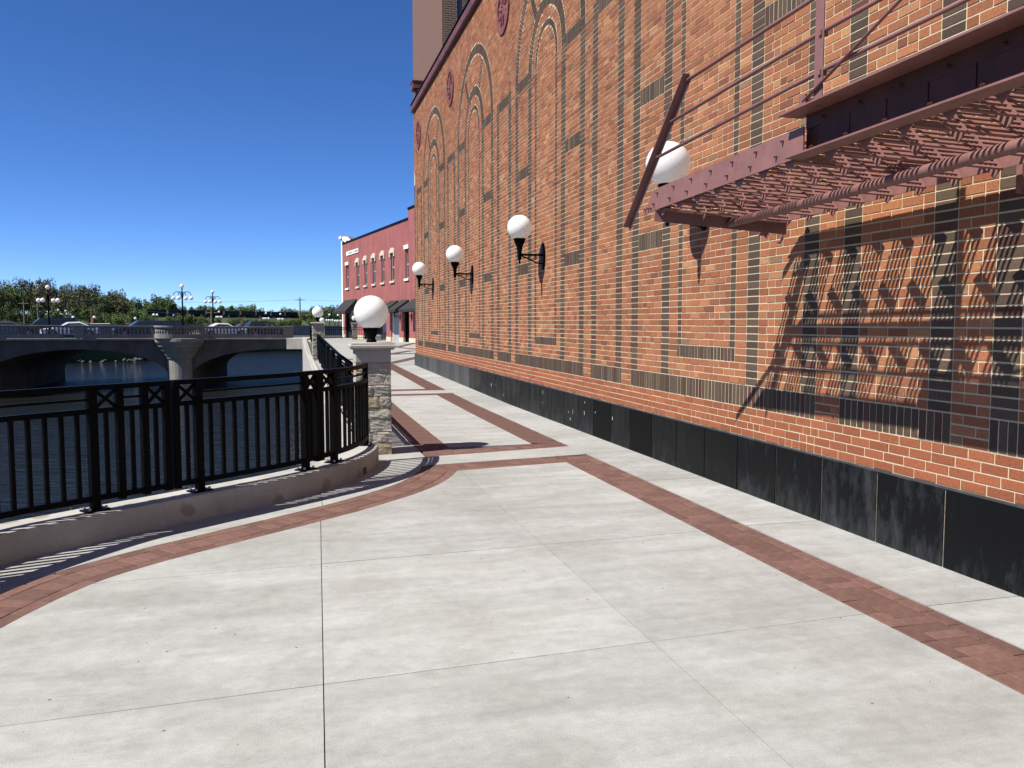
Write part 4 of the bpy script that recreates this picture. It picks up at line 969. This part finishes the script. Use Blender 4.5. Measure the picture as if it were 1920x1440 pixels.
def onb(px, d):      # deck point at a bearing, d metres in from the near face
    v = gat(px, 1); t = (BO+BV*d).dot(BD)/v.dot(BD); p = v*t; return p+UP*(DECK+.01+.009*(p-BO).dot(BA))
street_lamp(tuple(onb(343,.7)), 4.55, 'tall five globe street lamp behind the round bay of the bridge')
street_lamp(tuple(onb(400,17.2)), 4.7, 'five globe street lamp on the far side of the bridge, right of the taller one')
street_lamp(tuple(onb(92,.7)), 4.15, 'five globe street lamp on the bridge near the left picture edge')
for px, Z, h, lb in ((137.5,150,2.6,'behind the parked white car'),(177,160,2.7,'above the red banner'),(212,170,2.5,'left of the dark car roof'),(254,165,2.5,'beside a dense shrub'),(289,175,3.3,'first of a pair'),(295,178,3.3,'second of a pair'),(110,200,4.6,'under the wooded slope'),(124,205,4.5,'in front of the woods'),(51,190,2.9,'near the left edge'),(411,165,3.6,'just right of the tall pole'),(499,165,3.3,'above the black car'),(526,170,3.2,'before the power pole'),(618,150,2.9,'left of the awning'),(634,150,2.8,'close beside the awning')):
    if px > 400: street_lamp(tuple(gat(px,Z)), h+.2, 'small far five globe lamp '+lb, R=.2, arms=4, grp='far globe lamps', sp_=.5)
    else: street_lamp(tuple(gat(px,Z)), h, 'small far single globe lamp '+lb, R=.27, arms=0, grp='far globe lamps')

# ------------------------------------------------------------------ cars
def car(p, col, label, kind='sedan', flip=1):
    L_, W_, H_ = {'sedan':(4.4,1.75,1.32), 'suv':(4.4,1.8,1.5), 'van':(4.6,1.85,1.68)}[kind]
    t = thing('parked_car', p, label, 'car', 'cars on the bridge and beyond'); t.rotation_euler.z = math.atan2(BA.y, BA.x) + (0 if flip > 0 else math.pi)
    def ext(poly, w0, w1, name, m_, zsplit=None):
        mb = MB(); n = len(poly); zs_ = [q[1] for q in poly]; zm, zM = min(zs_), max(zs_)
        f = lambda z: w0+(w1-w0)*(z-zm)/(zM-zm)
        vs = [(x, -f(z)/2, z) for x, z in poly]+[(x, f(z)/2, z) for x, z in poly]
        mb.add(vs, [tuple(reversed(range(n))), tuple(range(n,2*n))]+[(i,(i+1)%n,n+(i+1)%n,n+i) for i in range(n)])
        o = link(name, mb.mesh(name, m_), t); bm2 = o.modifiers.new('b', 'BEVEL'); bm2.width = .05; bm2.segments = 2; bm2.limit_method = 'ANGLE'; return o
    hb = .86 if kind == 'sedan' else .95; l = L_/2
    ext([(-l,.3),(l,.3),(l,.62),(l-.12,hb-.12),(l-1.15,hb),(-l+.5,hb+.03),(-l+.05,hb-.1)], W_, W_*.96, 'body', CARC[col])
    if kind == 'sedan': cb = [(l-1.25,hb-.02),(l-2.0,H_-.03),(-l+1.5,H_),(-l+.55,hb)]
    elif kind == 'suv': cb = [(l-1.25,hb-.02),(l-1.95,H_-.04),(-l+.6,H_),(-l+.12,hb)]
    else: cb = [(l-.9,hb-.02),(l-1.75,H_-.03),(-l+.1,H_),(-l+.04,hb)]
    cab = ext(cb, W_*.93, W_*.74, 'cabin', CARC[col])
    cx = sum(q[0] for q in cb)/4
    gl = [(cx+(x-cx)*.9, z if z < hb+.1 else z-.09) for x, z in cb]; gl = [(x, max(z, hb+.03)) for x, z in gl]
    ext(gl, W_*.945, W_*.79, 'side_window', M['glass'])
    ws = MB(); a, b_ = cb[0], cb[1]; 
    ws.add([(a[0]+.012-.05,-W_*.42,a[1]+.04),(a[0]+.012-.05,W_*.42,a[1]+.04),(b_[0]+.035,W_*.35,b_[1]-.05),(b_[0]+.035,-W_*.35,b_[1]-.05)], [(0,1,2,3)]); link('windscreen', ws.mesh('windscreen', M['glass']), t)
    for sx in (-1, 1):
        for sy in (-1, 1):
            wh = MB().tube([(sx*l*.62, sy*(W_/2-.2), .33),(sx*l*.62, sy*(W_/2+.01), .33)], .33, 18); o = link('wheel', wh.mesh('tyre', M['rubber']), t)
            link('rim', MB().tube([(sx*l*.62, sy*(W_/2-.0), .33),(sx*l*.62, sy*(W_/2+.02), .33)], .2, 12).mesh('rim', M['rim']), o)
    for sy in (-1, 1):
        link('headlight', MB().box(l-.1,l+.005,sy*W_*.36-.14,sy*W_*.36+.14,.6,.72).mesh('headlight', M['rim']), t)
        link('door_mirror', MB().box(l-1.55,l-1.4,sy*(W_/2+.06)-.07,sy*(W_/2+.06)+.07,hb+.0,hb+.14).mesh('mirror', CARC[col]), t)
    return t
for px, Z, col, kind, fl, lb in ((88,12,'black','van',1,'black tall van on the bridge near the left street lamp'),(131,7,'white','sedan',1,'white car on the bridge just right of the black van'),(262,8,'navy','suv',1,'dark blue car on the bridge left of the round bay'),(331,11.5,'black','suv',-1,'black car on the bridge behind the round bay'),(420,8,'white','sedan',-1,'white low car on the bridge right of the bay'),(455,12,'maroon','sedan',1,'dark low car between the white car and the black car'),(500,8,'black','suv',-1,'black car at the right end of the bridge'),(3,12,'grey','sedan',1,'dark grey car cut by the left picture edge'),(178,140,'white','van',1,'white van parked far behind the balustrade'),(363,150,'white','sedan',1,'white car far away behind the lamp post')):
    car(tuple(onb(px, Z) if Z < 20 else gat(px,Z)-UP*.3), col, lb, kind, fl)
bnr = thing('banner_sign', gat(173.5,132)-UP*.3, 'small red and white banner on a post near the white van', 'banner')
gb = gat(173.5,132); part('cloth', MB().obox(gb+UP*1.9, (RT, FH, UP), (.14,.02,.42)), mat('banner_red', (.5,.05,.08), .7), bnr); part('pole', MB().tube([gb-UP*.3, gb+UP*2.4], .03, 6), M['wood'], bnr)

# ------------------------------------------------------------------ poles, wires, train
poles = []
for px, Z, h, lb in ((563,190,7.2,'tall wooden power pole before the wooded bank, left of the pillar globe'),(649,170,4.9,'wooden power pole beside the awning'),(397,150,3.9,'thick wooden post behind the right bridge lamp'),(46,170,6.0,'wooden power pole near the left edge'),(72,180,5.6,'wooden power pole behind the black van'),(172,175,4.7,'slim pole in front of the woods')):
    b0 = gat(px, Z)-UP*.6; t = thing('power_pole', b0, lb, 'pole', 'power poles'); poles.append((b0, h+.6))
    part('shaft', MB().tube([b0, b0+UP*(h+.6)], [.2,.13], 8), M['wood'], t); part('cross_arm', MB().bar(b0-RT*1.1+UP*(h+.0), b0+RT*1.1+UP*(h+.0), .12, .14), M['wood'], t)
def wire(a, b_, sag, lb):
    pts = [Vector(a).lerp(Vector(b_), t)-UP*sag*4*t*(1-t) for t in np.linspace(0, 1, 14)]; tag(part('power_line', MB().tube(pts, .03, 4), M['wire']), lb, 'wire', 'overhead wires')
wire(poles[0][0]+UP*7.3, poles[1][0]+RT*30+UP*6.4, .4, 'upper wire running right from the tall power pole'); wire(poles[0][0]+UP*5.0, poles[1][0]+RT*30+UP*4.4, .4, 'lower wire running right from the tall power pole')
wire(poles[0][0]+UP*7.3, poles[0][0]-RT*60+UP*7.9, .9, 'wire running left from the tall power pole'); wire(gat(110,150)+UP*5.9, gat(345,150)+UP*3.0, .3, 'slack grey cable crossing in front of the woods')
tr0 = gat(275,230); tr1 = gat(560,300); emb = MB()
dv = (tr1-tr0).normalized(); nv = Vector((-dv.y, dv.x, 0))
emb.add([tr0-dv*60-nv*9-UP, tr1+dv*120-nv*9-UP, tr1+dv*120+UP*3.4, tr0-dv*60+UP*3.4, tr1+dv*120+nv*12-UP, tr0-dv*60+nv*12-UP, tr1+dv*120+nv*4+UP*3.4, tr0-dv*60+nv*4+UP*3.4], [(0,1,2,3),(3,2,6,7),(7,6,4,5)])
tag(part('embankment', emb, M['grass']), kind='structure')
ncar = 9
for i in range(ncar):
    a = tr0.lerp(tr1, i/ncar)+dv*.4; b_ = tr0.lerp(tr1, (i+1)/ncar)-dv*.4; c = (a+b_)/2; L_ = (b_-a).length/2
    cm = ('black','navy','grey','maroon')[(i*3+(i == 4)) % 4]
    t = thing('freight_wagon', c+UP*3.4+nv*1.5, 'dark freight wagon on the embankment, %s from the left' % ['first','second','third','fourth','fifth','sixth','seventh','eighth','ninth'][i], 'railway wagon', 'freight wagons')
    part('body', MB().obox(c+UP*(3.4+1.12)+nv*1.5, (dv, nv, UP), (L_,1.4,.62)), M['wagon'][3 if i == 5 else i % 3], t)
    rib = MB()
    for k in range(7): rib.obox(c+dv*(-L_+.3+k*(2*L_-.6)/6)+UP*4.52+nv*.05, (dv, nv, UP), (.08,.06,.63))
    part('rib', rib, M['wagon'][0], t)
    for sg_ in (-.7, .7): part('bogie', MB().obox(c+dv*L_*sg_+UP*3.65+nv*1.5, (dv, nv, UP), (1.1,1.0,.28)), M['wagon'][0], t)

# ------------------------------------------------------------------ trees
def crown_mesh(seed, n, m_, sx, sz, leaf):
    r = np.random.default_rng(seed); k = 22
    th = r.uniform(0, 2*np.pi, k); ph = r.uniform(-.55, 1.0, k); rad = r.uniform(.25, .95, k)
    cen = np.stack([rad*np.cos(th)*np.cos(ph)*sx, rad*np.sin(th)*np.cos(ph)*sx, (ph*.55+.1)*rad*sz*1.2], 1); rr = r.uniform(.18, .42, k)*sx
    idx = r.integers(0, k, n); v = r.normal(size=(n,3)); v /= np.linalg.norm(v, axis=1)[:,None]
    c = cen[idx] + v*(rr[idx]*r.uniform(.55, 1.08, n))[:,None]
    a = r.normal(size=(n,3)); a /= np.linalg.norm(a, axis=1)[:,None]; b_ = np.cross(a, r.normal(size=(n,3))); b_ /= np.linalg.norm(b_, axis=1)[:,None]
    s_ = (leaf*r.uniform(.5, 1.3, n))[:,None]
    V = np.stack([c-a*s_-b_*s_*.6, c+a*s_-b_*s_*.6, c+a*s_+b_*s_*.6, c-a*s_+b_*s_*.6], 1).reshape(-1,3)
    me = bpy.data.meshes.new('crown'); me.from_pydata(V.tolist(), [], np.arange(4*n).reshape(-1,4).tolist()); me.materials.append(m_); me.update(); return me
CR = [crown_mesh(100+i, 3200, M['leaf'][i % 4], 1.0, 1.0, .042) for i in range(8)]
trk_mb = MB(); trk_mb.tube([(0,0,-1),(.02,.01,-.3),(0,0,.5)], [.055,.04,.015], 7)
for k in range(6):
    a = k*1.05; trk_mb.tube([(0,0,-.35+.1*k),(.3*math.cos(a),.3*math.sin(a),-.1+.1*k),(.6*math.cos(a),.6*math.sin(a),.15+.09*k)], [.025,.016,.006], 5)
TRK = trk_mb.mesh('trunk', M['bark'])
def tree(p, h, wd, ci, label, grp):
    t = thing('tree', p, label, 'tree', grp); s_ = h/2.0
    for nm, me, zf in (('crown', CR[ci], 1.12), ('trunk', TRK, 1.0)):
        o = link(nm, me, t, (0,0,h*.5*zf)); o.scale = (wd, wd, s_*.92); o.rotation_euler.z = random.uniform(0, 6.28)
    return t
def zpx(ypx, Z): return ZC+(604-ypx)*Z/FPX
cnt = 0
def ordinal(i): return ['first','second','third','fourth','fifth','sixth','seventh','eighth','ninth','tenth','eleventh','twelfth','thirteenth','fourteenth','fifteenth','sixteenth','seventeenth','eighteenth','nineteenth','twentieth','twenty-first','twenty-second','twenty-third','twenty-fourth','twenty-fifth','twenty-sixth','twenty-seventh','twenty-eighth','twenty-ninth','thirtieth','thirty-first','thirty-second','thirty-third','thirty-fourth','thirty-fifth','thirty-sixth'][i]
def row(spec, lb, grp, cis):
    for i, (px, ty_, Z, wpx) in enumerate(spec):
        z1 = zpx(ty_, Z)*(1.13 if Z > 250 else 1.03); tree(tuple(gat(px, Z)-UP*.7), z1+.7, wpx*Z/FPX, random.choice(cis), lb % ordinal(i), grp)
prof = [(-60,533),(0,534),(25,527),(60,530),(90,529),(120,540),(150,537),(185,542),(215,546),(235,553),(242,560)]
def top(px, pr):
    for (a, b_), (c, d) in zip(pr, pr[1:]):
        if a <= px <= c: return b_+(d-b_)*(px-a)/(c-a)
    return pr[-1][1]
row([(px, top(px, prof)+random.uniform(-3,6), random.uniform(205,245), random.uniform(16,24)) for px in np.arange(-40, 242, 9.5)], 'tall olive brown tree of the wooded slope, %s from the left', 'trees on the wooded slope', [2,6,2,1,0])
row([(px, random.uniform(566,584), random.uniform(165,195), random.uniform(14,22)) for px in np.arange(-10, 230, 20)], 'rounder green tree before the wooded slope, %s from the left', 'green trees before the slope', [0,1,3,4,5,7])
row([(px, t_, Z, w_) for px, t_, Z, w_ in ((252,562,330,16),(270,564,330,14),(290,562,330,16),(305,557,320,20),(322,559,320,18),(338,572,320,14),(368,575,400,14),(386,572,400,16),(408,573,400,18),(428,574,400,18),(446,573,400,18),(466,573,380,18),(480,580,380,16),(500,585,380,14),(520,583,380,16),(540,579,380,18),(556,582,380,16),(575,582,300,16),(592,577,300,16),(610,575,290,18),(628,576,290,16),(642,577,290,16),(660,578,290,14))], 'distant green tree on the skyline beyond the railway, %s from the left', 'trees on the far skyline', [0,1,4,5])
row([(px, t_, Z, w_) for px, t_, Z, w_ in ((222,586,165,20),(246,577,170,18),(262,578,172,18),(276,586,165,16),(345,588,160,18),(362,585,160,18),(374,591,160,16),(316,592,165,18),(440,594,180,18),(470,596,180,18),(505,598,185,18),(535,597,185,18),(555,595,185,14),(585,594,180,14),(400,594,180,16))], 'bright green shrubby tree just beyond the bridge, %s from the left', 'shrubs beyond the bridge', [1,5,0,4])

# ------------------------------------------------------------------ albedo calibration: all base colours sit on one common scale
for m in bpy.data.materials:
    if not m.use_nodes or 'Principled BSDF' not in m.node_tree.nodes: continue
    kf = .86 if m.name.startswith(('opal', 'foliage', 'white_trim', 'sign_white', 'car_paint_white')) else .645
    bi = m.node_tree.nodes['Principled BSDF'].inputs['Base Color']
    if bi.is_linked: m.node_tree.links.new(mix(m, 1.0, bi.links[0].from_socket, (kf, kf, kf), 'MULTIPLY'), bi)
    else: bi.default_value = tuple(c*kf for c in bi.default_value[:3]) + (1,)
